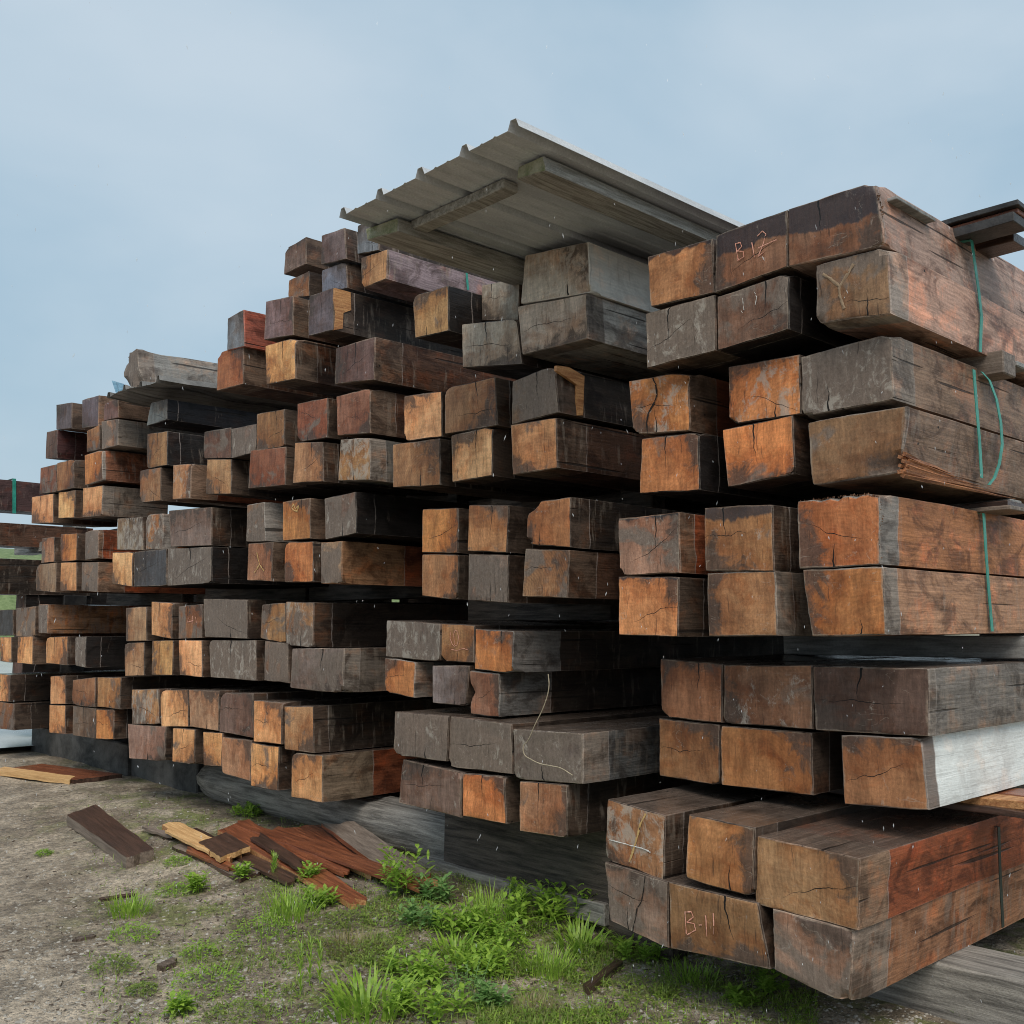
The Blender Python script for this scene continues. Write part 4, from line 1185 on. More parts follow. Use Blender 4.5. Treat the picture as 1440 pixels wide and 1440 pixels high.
fibres('CORNER', [(1234, 268), (1236, 274), (1238, 282), (1240, 300), (1243, 330)], "frayed_fibres", 60, 0.016, 3)

def side_patch(idkey, px_poly, mat, name):
    """a torn pale patch on the right-hand side face of a timber"""
    o, P, Yt = BY_ID[idkey]
    X = max(P[1].x, P[2].x) + 0.004
    pts = [on_x(x, y, X) for x, y in px_poly]
    c = sum(pts, Vector()) / len(pts)
    V = [p - o.location for p in pts] + [p - o.location - Vector((0.02, 0, 0)) for p in pts]
    n = len(pts)
    F = [tuple(range(n)), tuple(range(2 * n - 1, n - 1, -1))] + [(i, i + n, (i + 1) % n + n, (i + 1) % n) for i in range(n)]
    link(name, mesh_from(name, V, F, [mat]), o)
side_patch('PATCH', [(471, 405), (493, 411), (494, 436), (483, 440), (482, 462), (470, 464), (472, 440), (470, 420)], M_SPLINT, "torn_patch")
side_patch('NOTCH', [(783, 521), (812, 541), (812, 584), (820, 584), (822, 529), (800, 516), (783, 514)], M_SPLINT, "torn_patch")

# ------------------------------------------------------------------ corrugated roof sheet with its planks
def roof_sheet(name, x0, x1, y0, y1, z, ribs, mat, rib_h, label, s=0, bend=0.0, wav=0.004):
    prof = []
    pitch = (x1 - x0) / (ribs - 1) if ribs > 1 else (x1 - x0)
    w = 0.035
    for r in range(ribs):
        c = x0 + pitch * r
        prof += [(c - w, 0), (c - w * 0.45, rib_h), (c + w * 0.45, rib_h), (c + w, 0)]
        if r < ribs - 1:
            for q in (0.36, 0.64):
                cc = c + pitch * q
                prof += [(cc - 0.014, 0), (cc, 0.006), (cc + 0.014, 0)]
    V = []; F = []
    K = 16
    cx, cy = (x0 + x1) / 2, (y0 + y1) / 2
    for k in range(K + 1):
        y = y0 + (y1 - y0) * k / K
        for (x, h) in prof:
            dz = wav * noise.noise(Vector((x * 2.5 + s, y * 1.7, 3))) + bend * ((x - cx) / (x1 - x0)) ** 2
            yy = y + (0.006 * noise.noise(Vector((x * 20, s, 2))) if k == 0 else 0)
            V.append((x - cx, yy - cy, h + dz))
    n = len(prof); m = (K + 1) * n
    for k in range(K + 1):
        for i in range(n):
            v = V[k * n + i]; V.append((v[0], v[1], v[2] + 0.0018))
    for k in range(K):
        for i in range(n - 1):
            a = k * n + i
            F.append((a, a + n, a + n + 1, a + 1)); F.append((m + a, m + a + 1, m + a + n + 1, m + a + n))
    for i in range(n - 1):
        F.append((i, i + 1, m + i + 1, m + i)); a = K * n + i; F.append((a + 1, a, m + a, m + a + 1))
    for k in range(K):
        a = k * n; F.append((a + n, a, m + a, m + a + n)); a = k * n + n - 1; F.append((a, a + n, m + a + n, m + a))
    o = link(name, mesh_from(name, V, F, [mat])); o.location = (cx, cy, z)
    if label: tag(o, label, "roof sheet")
    return o
ZP = 2.19 + CAMZ
fr = on_z(744, 191, ZP); fl = on_z(460, 296, ZP)
YF = 0.5 * (fr.y + fl.y)
sheet = roof_sheet("roof_sheet", fl.x, fr.x, YF, YF + 3.3, ZP, 5, M_SHEET, 0.042, "large taupe corrugated roof sheet overhanging the top of the stacks")
def plank_y(name, quad, Y, L, label, s):
    P = [on_y(quad[i], quad[i + 1], Y) for i in (0, 2, 4, 6)]
    o = make_timber(name, P, Y, L, 'G', 'g', label, None, s, 7, (), 0.7, {'seam': 0.02}, 0.006, 'plank', [M_MOSSEND, M_PLANKGREY])
    return o
plank_y("roof_plank", (728, 235, 764, 219, 768, 240, 726, 252), on_z(762, 216, ZP).y, 2.9, "right-hand mossy-ended weathered plank under the large roof sheet", 501)
plank_y("roof_plank", (514, 322, 559, 306, 560, 325, 516, 338), on_z(557, 303, ZP).y, 2.9, "left-hand mossy-ended weathered plank under the large roof sheet", 502)
zc = ZP - 0.004
a = on_z(585, 306, ZP); b_ = on_z(716, 252, ZP)
box("roof_plank", a.x - 0.05, b_.x, a.y, a.y + 0.10, zc - 0.05, zc, M_PLANKGREY, "short crosswise weathered plank between two others under the roof sheet", "plank", None, 503)

# ------------------------------------------------------------------ log, small sheet and dark beam on top of the second-farthest stack
YG = 4.05
P = [on_y(x, y, YG) for x, y in ((172, 500), (193, 489), (197, 543), (176, 549))]
o = make_timber("weathered_log", P, YG, 3.0, 'W', 'g', "weathered grey cracked log lying on a small roof sheet, left", None, 511, 11,
                [(0, 1, .5, .10), (1, 0, .45, .08), (0, 0, .4, .10)], 5.0, {'sc': (0.24, 0.23, 0.215), 'ec': (0.20, 0.19, 0.18), 'smear': 0.9}, 0.05, 'log')
zlog = min(p.z for p in P)
xs = [p.x for p in P]
sh = roof_sheet("roof_sheet", min(xs) - 0.05, max(xs) + 0.62, YG - 0.10, YG + 2.2, zlog - 0.055, 4, M_SHEET2, 0.05, "small dull wavy roof sheet under the weathered log, left", 7, 0.0, 0.05)
P = [on_y(x, y, YG + 0.05) for x, y in ((212, 566), (235, 561), (235, 590), (206, 599))]
make_timber("squared_timber", P, YG + 0.05, 3.4, 'K', 'k', "bluish-ended black beam directly under the small roof sheet, left", None, 512, 9, (), 1.0, {'ec': (0.20, 0.205, 0.22), 'sc': (0.012, 0.012, 0.015), 'ez': (0.012, 0.012, 0.015), 'smear': 0.0})
# blue scrap
Y = YG + 0.02
V = []; F = []
quad = [on_y(x, y, Y) for x, y in ((157, 535), (174, 540), (173, 551), (165, 559))]
c0 = sum(quad, Vector()) / 4
for k in range(5):
    for q in range(4):
        t = q / 3
        top = quad[0].lerp(quad[1], k / 4); bo = quad[3].lerp(quad[2], k / 4)
        V.append(top.lerp(bo, t) + Vector((0, 0.008 * (k % 2), 0)) - c0)
for k in range(4):
    for q in range(3):
        F.append((k * 4 + q, k * 4 + q + 1, (k + 1) * 4 + q + 1, (k + 1) * 4 + q))
n0 = len(V)
V += [v + Vector((0, 0.004, 0)) for v in V]
F += [tuple(i + n0 for i in reversed(f)) for f in F]
o = link("plastic_scrap", mesh_from("plastic_scrap", V, F, [M_BLUE])); o.location = c0
tag(o, "small ribbed light-blue plastic scrap beside the weathered log", "plastic scrap")

# ------------------------------------------------------------------ loose boards on and between the bundles of the nearest stack
bb, _ = BBOX[(5, 1)]
zt = on_x(1348, 326, XS[1]).z - 0.01
yb = on_x(1352, 328, XS[1]).y
bz = zt
for i, (dx, dy, w, h, m, lab) in enumerate((
        (0.30, 0.00, 0.16, 0.045, M_BLACKWOOD, "lowest dark board of the small pile on the nearest stack's top right"),
        (0.28, 0.24, 0.16, 0.05, M_BOARD_DARK, "second dark board behind the lowest, nearest stack's top right"),
        (0.36, 0.03, 0.18, 0.022, M_BOARD_RED, "thin reddish board in the small pile, nearest stack's top right"),
        (0.37, 0.00, 0.34, 0.026, M_BLACKWOOD, "topmost wide black board of the small pile, nearest stack's top right"))):
    z0 = bz if i < 2 else (bz + 0.047 + 0.024 * (i - 2))
    box("loose_board", -3.0 + 0.1 * i, on_y(1400 + dx * 90, 330, yb + dy).x, yb + dy, yb + dy + w, z0, z0 + h, m, lab, "board", "boards piled on the nearest stack", 520 + i, jit=0.006, bevel=0.003)
# thin flashing on the top right edge
p0 = on_x(1257, 266, XS[1]); p1 = on_x(1312, 306, XS[1])
zfl = max(p0.z, on_x(1262, 268, XS[1]).z)
box("loose_board", XS[1] - 0.12, XS[1] + 0.012, p0.y, p1.y, p0.z - 0.045, p0.z - 0.030, M_SPACER, "thin grey slat on the top right edge, nearest stack", "board", None, 530, jit=0.004, bevel=0.002)
# thin boards between second and third bundles at the right edge
bb3, _ = BBOX[(5, 3)]
pz = on_x(1385, 722, XS[3])
for i, (h0, h, m, dx, lab) in enumerate(((0.0, 0.02, M_BOARD_GREY, 0.14, "lower thin pale board between second and third bundles, right edge"),
                                    (0.022, 0.03, M_BOARD_DARK, 0.10, "upper thin dark board between second and third bundles, right edge"))):
    box("loose_board", -3.0, XS[3] + dx, pz.y - 0.06 + 0.08 * i, pz.y + 0.2 + 0.08 * i, pz.z + 0.004 + h0, pz.z + 0.004 + h0 + h, m, lab, "board", "thin boards at the right edge", 540 + i, jit=0.004, bevel=0.003)
# spacer end under the top bundle, right
p = on_x(1392, 500, XS[1]); q = on_x(1392, 530, XS[1])
box("spacer_block", XS[1] - 0.6, XS[1] + 0.07, p.y - 0.03, p.y + 0.12, q.z + 0.005, p.z + 0.01, M_BOARD_GREY, "square brown spacer block end sticking out below the top bundle, right", "spacer", None, 545)
# splintered boards between fourth and fifth bundles
p = on_x(1345, 1140, XS[5])
for i, (dx, dy, w, h0, h, m, lab) in enumerate((
        (0.34, 0.06, 0.30, 0.0, 0.028, M_BOARD_DARK, "dark lower board on the lowest bundle, right edge"),
        (0.40, 0.10, 0.17, 0.03, 0.035, M_SPLINT, "bright orange split board on the lowest bundle, right edge"),
        (0.32, 0.30, 0.20, 0.03, 0.03, M_BOARD_RED, "reddish board behind the orange split one, right edge"))):
    box("loose_board", XS[5] - 0.9, XS[5] + dx, p.y + dy, p.y + dy + w, p.z + h0 - 0.01, p.z + h0 + h - 0.01, m, lab, "board", "split boards on the lowest bundle", 550 + i, jit=0.012, bevel=0.003)

# ------------------------------------------------------------------ boards on the ground
def ground_board(name, px_quad, th, mat, label, s, edge=None, lift=(0, 0, 0, 0), ragged=0.03, group='broken boards on the ground'):
    """px_quad: the outline of the top face: start-left, start-right, end-right, end-left"""
    Q = []
    for (x, y), l in zip(px_quad, lift):
        z = th + l
        for _ in range(6):
            p = on_z(x, y, z); z = 0.5 * z + 0.5 * (th + l + ground_z(p.x, p.y))
        Q.append(Vector((p.x, p.y, z)))
    A0, B0, B1, A1 = Q
    n = 12; V = []; F = []; fm = []
    c = sum(Q, Vector()) / 4; c.z = 0
    for k in range(n + 1):
        t = k / n
        a = A0.lerp(A1, t); b = B0.lerp(B1, t)
        across = (b - a).normalized(); along = (A1 - A0).normalized()
        ra = noise.noise(Vector((t * 6, s, 1))) * 0.012; rb = noise.noise(Vector((t * 6, s, 4))) * 0.012
        a = a + across * ra; b = b + across * rb
        for q in range(5):
            w = q / 4
            p = a.lerp(b, w)
            if k in (0, n): p = p + along * (ragged * noise.noise(Vector((w * 5, s, k))) * 2)
            p.z += 0.004 * noise.noise(Vector((t * 9, w * 4, s)))
            V.append(p - c)
        for q in range(5):
            p = V[len(V) - 5].copy(); p.z -= th * (1 + 0.25 * noise.noise(Vector((t * 5, q, s)))); V.append(p)
    for k in range(n):
        o_ = k * 10; o2 = o_ + 10
        for q in range(4):
            F.append((o_ + q, o_ + q + 1, o2 + q + 1, o2 + q)); fm.append(0)
            F.append((o_ + 5 + q, o2 + 5 + q, o2 + 6 + q, o_ + 6 + q)); fm.append(0)
        F.append((o_, o2, o2 + 5, o_ + 5)); fm.append(1)
        F.append((o_ + 4, o_ + 9, o2 + 9, o2 + 4)); fm.append(1)
    for q in range(4):
        F.append((q, q + 5, q + 6, q + 1)); fm.append(1)
        e = n * 10; F.append((e + q, e + q + 1, e + q + 6, e + q + 5)); fm.append(1)
    me = mesh_from(name, V, F, [mat, edge or mat], fm)
    bm = bmesh.new(); bm.from_mesh(me); bmesh.ops.recalc_face_normals(bm, faces=bm.faces); bm.to_mesh(me); bm.free()
    d_ = (A1 + B1 - A0 - B0); ya = math.atan2(d_.y, d_.x)
    me.transform(Matrix.Rotation(-ya, 4, 'Z'))
    o = link(name, me); o.location = c; o.rotation_euler.z = ya
    tag(o, label, "board", group)
    return o
ground_board("broken_board", [(94, 1146), (134, 1131), (217, 1194), (178, 1206)], 0.075, M_BOARD_DARK, "thick dark brown slab lying alone on the gravel at left", 1, M_BOARD_GREY, ragged=0.02)
ground_board("broken_board", [(0, 1082), (60, 1074), (172, 1089), (104, 1097)], 0.04, M_BOARD_RED, "reddish board on the ground at the far left edge", 2, M_BOARD_DARK)
ground_board("broken_board", [(-10, 1083), (6, 1078), (106, 1092), (98, 1097)], 0.045, M_FRESH, "bright yellow split board on the ground at the far left edge", 3, M_FRESH)
ground_board("broken_board", [(242, 1190), (282, 1180), (372, 1222), (338, 1236)], 0.025, M_BOARD_GREY, "flat brown board under the splintered yellow one", 4, M_BOARD_DARK)
ground_board("broken_board", [(228, 1160), (252, 1156), (340, 1198), (312, 1206)], 0.045, M_FRESH, "splintered yellow-orange board between the slab and the red board", 5, M_SPLINT, lift=(0.02,) * 4, ragged=0.08)
ground_board("broken_board", [(279, 1184), (318, 1170), (352, 1190), (310, 1206)], 0.035, M_BOARD_DARK, "short dark block lying on the splintered yellow board", 6, M_FRESH, lift=(0.055,) * 4)
ground_board("broken_board", [(306, 1168), (350, 1152), (516, 1262), (494, 1272)], 0.03, M_BOARD_RED, "long wet red board pointing at the grass", 7, M_SPLINT, lift=(0.04, 0.06, 0.0, 0.0), ragged=0.06)
ground_board("broken_board", [(386, 1166), (448, 1160), (534, 1214), (522, 1232)], 0.03, M_BOARD_RED, "dark red board behind the long wet red one", 8, M_FRESH, lift=(0.03, 0.05, 0.01, 0.0))
ground_board("broken_board", [(452, 1158), (498, 1155), (606, 1228), (568, 1246)], 0.025, M_BOARD_GREY, "grey-brown board with broken end leaning by the base log", 9, M_BOARD_RED, lift=(0.10, 0.16, 0.03, 0.02), ragged=0.07)
for i_, (q_, m_, lf_, lab_) in enumerate((
    ([(232, 1168), (240, 1163), (300, 1192), (294, 1198)], M_FRESH, .06, "narrow yellow splinter on the splintered board pile"),
    ([(262, 1196), (270, 1191), (330, 1216), (322, 1222)], M_BOARD_RED, .03, "narrow red splinter over the flat brown board"),
    ([(352, 1178), (366, 1170), (430, 1212), (418, 1220)], M_BOARD_DARK, .07, "dark strip lying across the long wet red board"),
    ([(400, 1192), (412, 1186), (492, 1222), (484, 1230)], M_BOARD_RED, .04, "thin red strip between the two red boards"),
    ([(480, 1182), (492, 1176), (560, 1226), (548, 1232)], M_BOARD_DARK, .05, "dark strip along the grey-brown board"),
    ([(432, 1226), (440, 1221), (500, 1240), (494, 1246)], M_BOARD_GREY, .01, "thin grey strip right of the long red board"),
    ([(560, 1236), (580, 1228), (622, 1240), (606, 1250)], M_SPLINT, .02, "orange broken chunk beside the tall leafy weed"),
    ([(372, 1172), (392, 1162), (604, 1240), (590, 1252)], M_BOARD_RED, .05, "long narrow wet red strip reaching right towards the tall leafy weed"),
    ([(258, 1172), (276, 1164), (420, 1232), (404, 1242)], M_BOARD_DARK, .02, "long dark strip below the splintered yellow board"),
    ([(330, 1160), (342, 1154), (470, 1196), (458, 1204)], M_BOARD_RED, .06, "thin red strip on top of the red boards"),
    ([(205, 1166), (209, 1162), (246, 1172), (242, 1176)], M_BOARD_GREY, .03, "pointed grey sliver at the left tip of the splintered pile"))):
    ground_board("broken_board", q_, 0.018, m_, lab_, 40 + i_, None, lift=(lf_,) * 4, ragged=0.09)
ground_board("broken_board", [(820, 1384), (828, 1390), (876, 1352), (868, 1347)], 0.03, M_BOARD_DARK, "narrow dark lath in the grass left of the lowest timbers", 10, M_BOARD_DARK)
ground_board("broken_board", [(848, 1408), (862, 1404), (876, 1438), (860, 1442)], 0.02, M_BARK, "small flat brown bark piece on the gravel, bottom centre", 11, M_BARK)
ground_board("broken_board", [(140, 1262), (142, 1265), (190, 1258), (188, 1255)], 0.012, M_BOARD_DARK, "thin dark stick on the gravel at left", 12, M_BOARD_DARK)
ground_board("broken_board", [(222, 1355), (228, 1360), (248, 1352), (242, 1346)], 0.025, M_BARK, "small dark bark chunk on the gravel beside low weeds", 13, M_BARK)
ground_board("broken_board", [(278, 1352), (282, 1350), (300, 1366), (296, 1368)], 0.015, M_BOARD_GREY, "small grey chip on low weeds, bottom left", 14, M_BOARD_GREY)
ground_board("broken_board", [(105, 1318), (107, 1321), (132, 1316), (130, 1313)], 0.012, M_BARK, "thin curled bark strip on the gravel at left", 15, M_BARK)

# ------------------------------------------------------------------ plants
def blade(V, F, base, h, w, yaw, lean, curl, segs=4):
    d = Vector((math.cos(yaw), math.sin(yaw), 0)); s = Vector((-d.y, d.x, 0))
    b = len(V)
    p = base.copy(); ang = lean
    for k in range(segs + 1):
        t = k / segs
        ww = w * (1 - t) ** 0.7 * (0.6 + 0.8 * t * (1 - t) * 2)
        if k == segs: V.append(p.copy())
        else:
            V.append(p - s * ww / 2); V.append(p + s * ww / 2 + Vector((0, 0, 0.12 * ww)))
        st = h / segs
        p = p + (Vector((0, 0, 1)) * math.cos(ang) + d * math.sin(ang)) * st
        ang += curl / segs
    for k in range(segs - 1):
        F.append((b + 2 * k, b + 2 * k + 1, b + 2 * k + 3, b + 2 * k + 2))
    F.append((b + 2 * segs - 2, b + 2 * segs - 1, b + 2 * segs))

def leaf(V, F, base, d, up, L, w, droop):
    s = d.cross(up); s = s.normalized() if s.length > 1e-4 else Vector((1, 0, 0))
    b = len(V)
    prof = [(0.0, 0.12), (0.28, 0.85), (0.6, 0.9), (1.0, 0.0)]
    for t, q in prof:
        c = base + d * (L * t) + up * (L * (0.25 * t - droop * t * t))
        if q == 0: V.append(c)
        else:
            V.append(c - s * (w * q / 2) + up * w * 0.15); V.append(c + s * (w * q / 2) + up * w * 0.15)
    F.append((b, b + 1, b + 3, b + 2)); F.append((b + 2, b + 3, b + 5, b + 4)); F.append((b + 4, b + 5, b + 6))

def plant_mesh(kind, rg, R, H):
    V = []; F = []
    if kind == 'grass':
        for i in range(int(60 + 900 * R)):
            a = rg.uniform(0, 6.28); r = R * math.sqrt(rg.random())
            blade(V, F, Vector((r * math.cos(a), r * math.sin(a), 0)), H * rg.uniform(0.45, 1.1), rg.uniform(0.005, 0.011), a + rg.uniform(-.8, .8), rg.uniform(0.05, 0.5), rg.uniform(0.3, 1.3))
    elif kind == 'broad':
        for i in range(int(38 + 330 * R)):
            a = rg.uniform(0, 6.28); r = R * math.sqrt(rg.random())
            blade(V, F, Vector((r * math.cos(a) * .8, r * math.sin(a) * .8, 0)), H * rg.uniform(0.5, 1.15), rg.uniform(0.013, 0.024), a + rg.uniform(-.6, .6), rg.uniform(0.15, 0.6), rg.uniform(0.6, 1.7), 5)
    elif kind == 'leafy':
        for i in range(int(9 + 75 * R)):
            a = rg.uniform(0, 6.28); r = R * math.sqrt(rg.random()) * .8
            b = Vector((r * math.cos(a), r * math.sin(a), 0)); h = H * rg.uniform(.5, 1.1)
            tip = b + Vector((math.cos(a) * h * .25, math.sin(a) * h * .25, h))
            blade(V, F, b, h, 0.006, a, 0.2, 0.1, 3)
            nl = rg.randint(7, 12)
            for k in range(nl):
                t = 0.12 + 0.88 * k / nl
                c = b.lerp(tip, t); ya = k * 2.4 + a
                d = Vector((math.cos(ya), math.sin(ya), 0.25 + .5 * t)).normalized()
                leaf(V, F, c, d, Vector((0, 0, 1)), rg.uniform(.05, .10) * (1.1 - .35 * t) * (0.6 + H * 2), rg.uniform(.015, .030), rg.uniform(.2, .6))
    elif kind == 'low':
        for i in range(int(70 + 1500 * R)):
            a = rg.uniform(0, 6.28); r = R * math.sqrt(rg.random())
            hz = H * (1 - (r / R) ** 2) * rg.uniform(.3, 1) + .008
            ya = rg.uniform(0, 6.28)
            leaf(V, F, Vector((r * math.cos(a), r * math.sin(a), hz)), Vector((math.cos(ya), math.sin(ya), .45)).normalized(), Vector((0, 0, 1)), rg.uniform(.012, .032), rg.uniform(.007, .014), .4)
        for i in range(int(20 + 100 * R)):
            a = rg.uniform(0, 6.28); r = R * math.sqrt(rg.random())
            blade(V, F, Vector((r * math.cos(a), r * math.sin(a), 0)), H * rg.uniform(.6, 1.4), .005, a, .3, .6, 3)
    elif kind == 'stem':
        for i in range(max(2, int(24 * R))):
            a = rg.uniform(0, 6.28); r = R * math.sqrt(rg.random())
            b = Vector((r * math.cos(a), r * math.sin(a), 0)); h = H * rg.uniform(.7, 1.05)
            blade(V, F, b, h, 0.007, a, 0.04, 0.1, 3)
            for k in range(26):
                t = .1 + .9 * k / 26
                ya = k * 2.4
                leaf(V, F, b + Vector((0, 0, h * t)), Vector((math.cos(ya) * .5, math.sin(ya) * .5, .85)).normalized(), Vector((0, 0, 1)), rg.uniform(.035, .06), .009, .3)
    return V, F

PLANTS = [  # px, py, kind, radius, height, material, label
 (515,1420,'broad',.19,.17,'g',"large bright tuft of broad curving grass, bottom centre"),
 (566,1256,'leafy',.11,.20,'l',"tall leafy weed clump at the end of the grey-brown board"),
 (616,1268,'leafy',.09,.12,'b',"bluish leafy weed right of the tall leafy clump"),
 (410,1290,'grass',.13,.15,'g',"dense fine grass tuft below the long red board"),
 (372,1318,'low',.15,.10,'l',"feathery weed clump left of the dense fine tuft"),
 (184,1284,'grass',.10,.12,'g',"isolated upright grass tuft on the gravel at left"),
 (188,1318,'low',.11,.06,'l',"low round weed just below the isolated grass tuft"),
 (290,1388,'low',.14,.08,'l',"round cushion of low weeds with a grey chip, bottom left"),
 (160,1362,'low',.09,.05,'m',"small flat weed patch left of the bark chunk"),
 (422,1392,'stem',.10,.22,'g',"three upright stems with narrow leaves, bottom left of centre"),
 (280,1345,'low',.08,.06,'l',"small weed patch above the round cushion"),
 (436,1242,'leafy',.045,.10,'l',"leafy weed growing over the long red board's end"),
 (385,1232,'stem',.04,.13,'l',"spindly weed in front of the red boards"),
 (342,1236,'leafy',.03,.08,'g',"small bright weed at the flat brown board's end"),
 (283,1252,'leafy',.06,.09,'g',"small bright sprout below the flat brown board"),
 (245,1256,'low',.09,.05,'l',"low weed patch left of the small bright sprout"),
 (250,1214,'low',.08,.04,'l',"small low weed patch left of the flat brown board"),
 (470,1152,'grass',.05,.17,'d',"dark grass tuft against the base log"),
 (345,1150,'leafy',.14,.08,'d',"dark weeds in the shade under the base log"),
 (62,1202,'low',.05,.03,'l',"tiny green patch on the gravel at far left"),
 (690,1295,'grass',.14,.17,'g',"upright pale grass tuft centre, below the second-nearest stack"),
 (640,1345,'broad',.13,.12,'g',"spreading grass clump left of the bright low weeds"),
 (715,1345,'low',.17,.09,'g',"bright yellow-green low weeds, bottom centre right"),
 (770,1368,'grass',.10,.12,'g',"short fine grass right of the bright low weeds"),
 (655,1398,'low',.10,.10,'b',"bluish low weed at bottom centre"),
 (600,1425,'leafy',.15,.12,'g',"mid-green grass tuft right of the large bright tuft"),
 (697,1418,'leafy',.06,.08,'b',"small bluish weed at the bottom edge, centre"),
 (745,1268,'leafy',.12,.12,'d',"dark leafy weed at the end of the low flat plank"),
 (790,1245,'leafy',.13,.30,'d',"tall dark weed beside the low flat plank"),
 (835,1235,'leafy',.15,.34,'d',"tall shaded weeds left of the lowest timber bundle"),
 (800,1290,'leafy',.16,.18,'l',"mid-green leafy weeds left of the lowest timbers"),
 (860,1305,'leafy',.15,.16,'l',"leafy weeds touching the lowest timber end"),
 (815,1335,'broad',.12,.14,'l',"grass clump above the narrow dark lath"),
 (905,1345,'leafy',.13,.10,'d',"shaded weeds under the timber left of B-11"),
 (970,1375,'grass',.10,.07,'d',"short shaded grass under the timber marked B-11"),
 (1045,1412,'leafy',.05,.05,'l',"small sprout on the gravel under the B-11 timber"),
 (1085,1395,'leafy',.06,.06,'d',"small dark sprout under the nearest lowest timber"),
 (1358,1432,'grass',.05,.08,'l',"small grass tuft before the grey-green base timber"),
 (545,1345,'low',.20,.05,'m',"yellowish moss-like weeds left of the spreading grass clump"),
 (480,1300,'low',.15,.05,'m',"dull low weeds right of the dense fine tuft"),
 (505,1335,'grass',.14,.07,'y',"thin dry grass patch above the large bright tuft"),
 (590,1300,'leafy',.10,.10,'b',"grey-green weed below the tall leafy clump"),
 (640,1310,'leafy',.10,.11,'l',"small leafy weed left of the upright pale grass"),
 (255,1425,'leafy',.04,.07,'g',"single small sprout at the bottom edge, left"),
 (335,1430,'low',.12,.05,'m',"dull low patch at the bottom edge, left of the large tuft"),
 (200,1395,'low',.06,.03,'m',"tiny dull weed at bottom left"),
 (745,1420,'grass',.10,.05,'y',"sparse dry grass at the bottom edge, right of centre"),
 (700,1330,'leafy',.14,.13,'l',"leafy weeds in the green patch below the upright pale grass"),
 (755,1300,'leafy',.15,.16,'g',"bright leafy weeds in the green patch left of the tall shaded weeds"),
 (820,1270,'broad',.13,.20,'l',"broad-leaved grass clump left of the lowest timber bundle"),
 (890,1330,'broad',.10,.12,'l',"grass clump in front of the lowest left timber end"),
 (590,1375,'leafy',.13,.12,'l',"leafy clump above the mid-green grass tuft"),
 (680,1370,'leafy',.12,.11,'g',"bright leafy clump below the bright yellow-green weeds"),
 (450,1340,'low',.14,.05,'m',"dull moss-like patch between fine tuft and upright stems"),
 (452,1274,'leafy',.07,.09,'g',"bright small weeds at the tip of the long red board"),
 (920,1395,'low',.18,.03,'m',"yellow-green moss-like patch right of the dark lath"),
]
PM = {'g': M_GRASS, 'l': M_LEAF, 'b': M_LEAFB, 'd': M_LEAF, 'm': M_MOSS, 'y': M_DRY}
PN = {'grass': 'grass_tuft', 'broad': 'grass_tuft', 'leafy': 'leafy_weed', 'low': 'low_weed', 'stem': 'stemmed_weed'}
for i, (px, py, kind, R, H, mk, lab) in enumerate(PLANTS):
    rg = random.Random(1000 + i)
    V, F = plant_mesh(kind, rg, R * 1.25, H * 1.2)
    o = link(PN[kind], mesh_from(PN[kind], V, F, [PM[mk]]))
    p = gpt(px, py); o.location = (p.x, p.y, p.z - 0.004)
    tag(o, lab, "grass" if kind in ('grass', 'broad') else "weed", "weeds and grass tufts on the ground")

# loose ground cover: scattered tiny leaves and blades
rg = random.Random(77)
V = []; F = []
cnt = 0
while cnt < 42000:
    px = rg.uniform(120, 1150); py = rg.uniform(1120, 1470)
    p = gpt(px, py)
    dens = 0.025 + 0.9 * max(0, min(1, (px - 260) / 420)) * max(0, min(1, (1250 - px) / 300))
    m = noise.noise(Vector((p.x * 2.1, p.y * 2.1, 7))) + 0.5 * noise.noise(Vector((p.x * 6, p.y * 6, 3)))
    if rg.random() > dens * (0.9 if m > 0.12 else 0.10): 
        if rg.random() > 0.02: continue
    z = ground_z(p.x, p.y)
    cnt += 1
    a = rg.uniform(0, 6.28)
    if rg.random() < 0.55:
        leaf(V, F, Vector((p.x, p.y, z + rg.uniform(0, .02))), Vector((math.cos(a), math.sin(a), .4)).normalized(), Vector((0, 0, 1)), rg.uniform(.010, .035), rg.uniform(.006, .014), .4)
    else:
        blade(V, F, Vector((p.x, p.y, z)), rg.uniform(.02, .07), rg.uniform(.003, .006), a, .4, .7, 3)
o = link("ground_cover", mesh_from("ground_cover", V, F, [M_MOSS, M_LEAF, M_DRY], [(1 if (i // 37) % 3 == 0 else (2 if (i // 37) % 7 == 1 else 0)) for i in range(len(F))])); tag(o, "sparse low green ground cover on the dirt", "ground cover", kind='stuff')
# dry litter
V = []; F = []
for i in range(1500):
    px = rg.gauss(520, 260); py = rg.uniform(1105, 1470)
    p = gpt(px, py); z = p.z; a = rg.uniform(0, 6.28)
    L = .010 + .05 * rg.random() ** 2.5; w = rg.uniform(.002, .006)
    d = Vector((math.cos(a), math.sin(a), rg.uniform(-.1, .15))); s = Vector((-d.y, d.x, 0)) * w
    b = len(V); c = Vector((p.x, p.y, z + 0.003))
    V += [c - s, c + s, c + d * L + s * .6, c + d * L - s * .6, c + Vector((0, 0, .005)), c + d * L + Vector((0, 0, .004))]
    F += [(b, b + 4, b + 5, b + 3), (b + 4, b + 1, b + 2, b + 5), (b, b + 1, b + 4), (b + 3, b + 5, b + 2)]
o = link("wood_litter", mesh_from("wood_litter", V, F, [M_BARK])); tag(o, "dark wood chips and bark litter on the ground", "litter", kind='stuff')
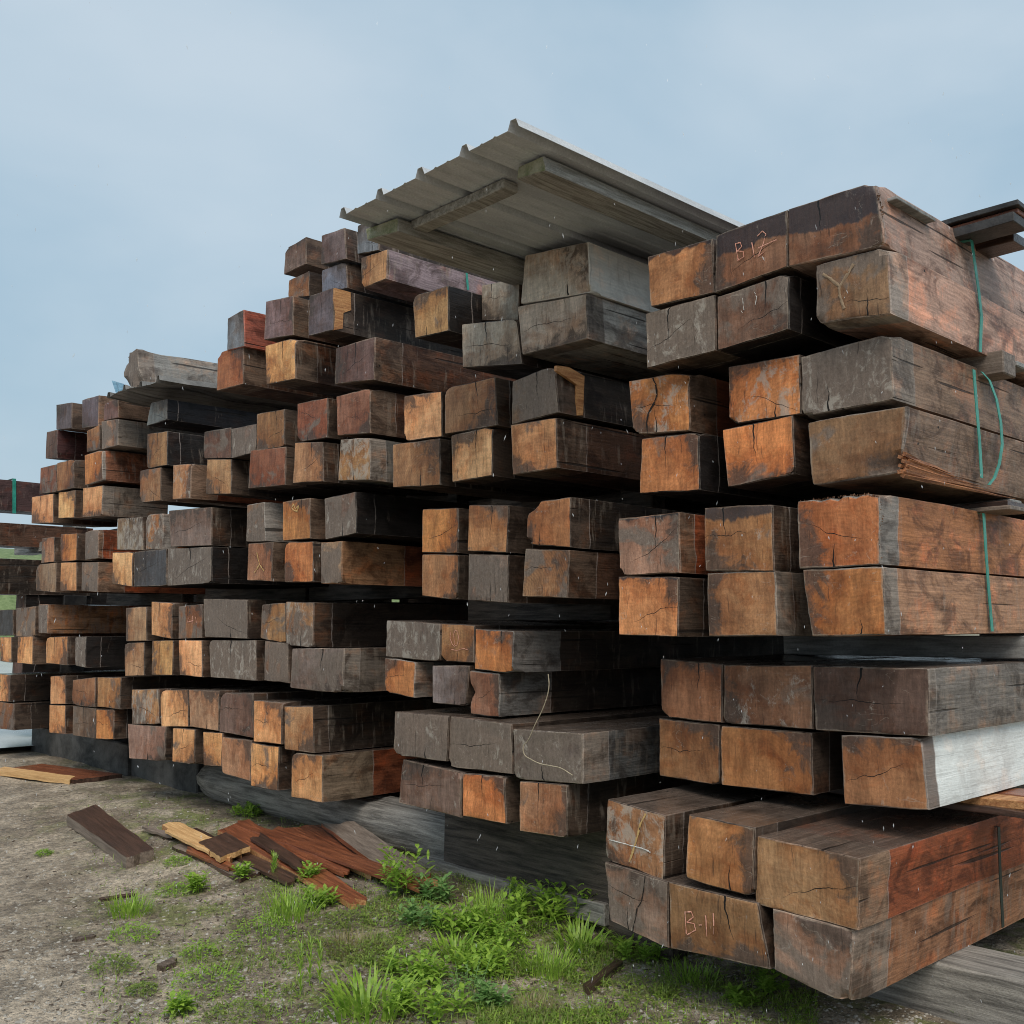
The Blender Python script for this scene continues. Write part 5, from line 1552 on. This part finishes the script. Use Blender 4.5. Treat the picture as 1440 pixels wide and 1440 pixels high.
# gravel
V = []; F = []
for i in range(12000):
    px = rg.uniform(-60, 1350); py = 1090 + 390 * rg.random() ** 0.8
    p = gpt(px, py); z = p.z
    r = 0.004 + 0.010 * rg.random() ** 3 + (0.02 * rg.random() if rg.random() < 0.02 else 0)
    b = len(V); a = rg.uniform(0, 6.28); ca, sa = math.cos(a), math.sin(a)
    ex = rg.uniform(.8, 1.6); hz = rg.uniform(.4, .9)
    for (x, y, zz) in ((1, 0, 0), (.3, .9, .1), (-.8, .6, 0), (-.9, -.5, .05), (.2, -1, 0), (.4, .1, .9), (-.4, -.1, .8)):
        x *= ex * rg.uniform(.8, 1.2); y *= rg.uniform(.8, 1.2)
        V.append((p.x + r * (x * ca - y * sa), p.y + r * (x * sa + y * ca), z + r * (zz * hz - .15)))
    for f in ((0, 1, 5), (1, 2, 5), (2, 6, 5), (2, 3, 6), (3, 4, 6), (4, 5, 6), (4, 0, 5)):
        F.append(tuple(b + q for q in f))
o = link("gravel", mesh_from("gravel", V, F, [M_STONE])); tag(o, "small pale pebbles scattered over the dirt", "gravel", kind='stuff')

# ------------------------------------------------------------------ falling sleet
g = NT("sleet_drop")
b = g.node("ShaderNodeBsdfPrincipled", {'Base Color': (0.8, 0.83, 0.86, 1), 'Roughness': 0.2})
t = g.node("ShaderNodeBsdfTransparent")
mx = g.node("ShaderNodeMixShader", {0: 0.32})
g.t.links.new(t.outputs[0], mx.inputs[1]); g.t.links.new(b.outputs[0], mx.inputs[2]); g.t.links.new(mx.outputs[0], g.out.inputs[0])
M_DROP = g.mat
V = []; F = []
rg = random.Random(4)
for i in range(520):
    px = rg.uniform(-100, 1540); py = rg.uniform(-100, 1540)
    d = ray(px, py); dist = rg.uniform(1.6, 3.3)
    c = Vector((0, 0, CAMZ)) + d * dist
    if c.z < 0.1: continue
    r = rg.uniform(.0006, .0013); L = rg.uniform(.004, .011)
    ax = Vector((rg.uniform(-.35, .35), rg.uniform(-.35, .35), 1)).normalized() * L / 2
    b_ = len(V)
    V += [c + ax, c - ax, c + Vector((r, 0, 0)), c + Vector((0, r, 0)), c - Vector((r, 0, 0)), c - Vector((0, r, 0))]
    for q in range(4):
        n_ = (q + 1) % 4
        F += [(b_, b_ + 2 + q, b_ + 2 + n_), (b_ + 1, b_ + 2 + n_, b_ + 2 + q)]
o = link("sleet", mesh_from("sleet", V, F, [M_DROP])); tag(o, "fine falling sleet in the air", "sleet", kind='stuff')
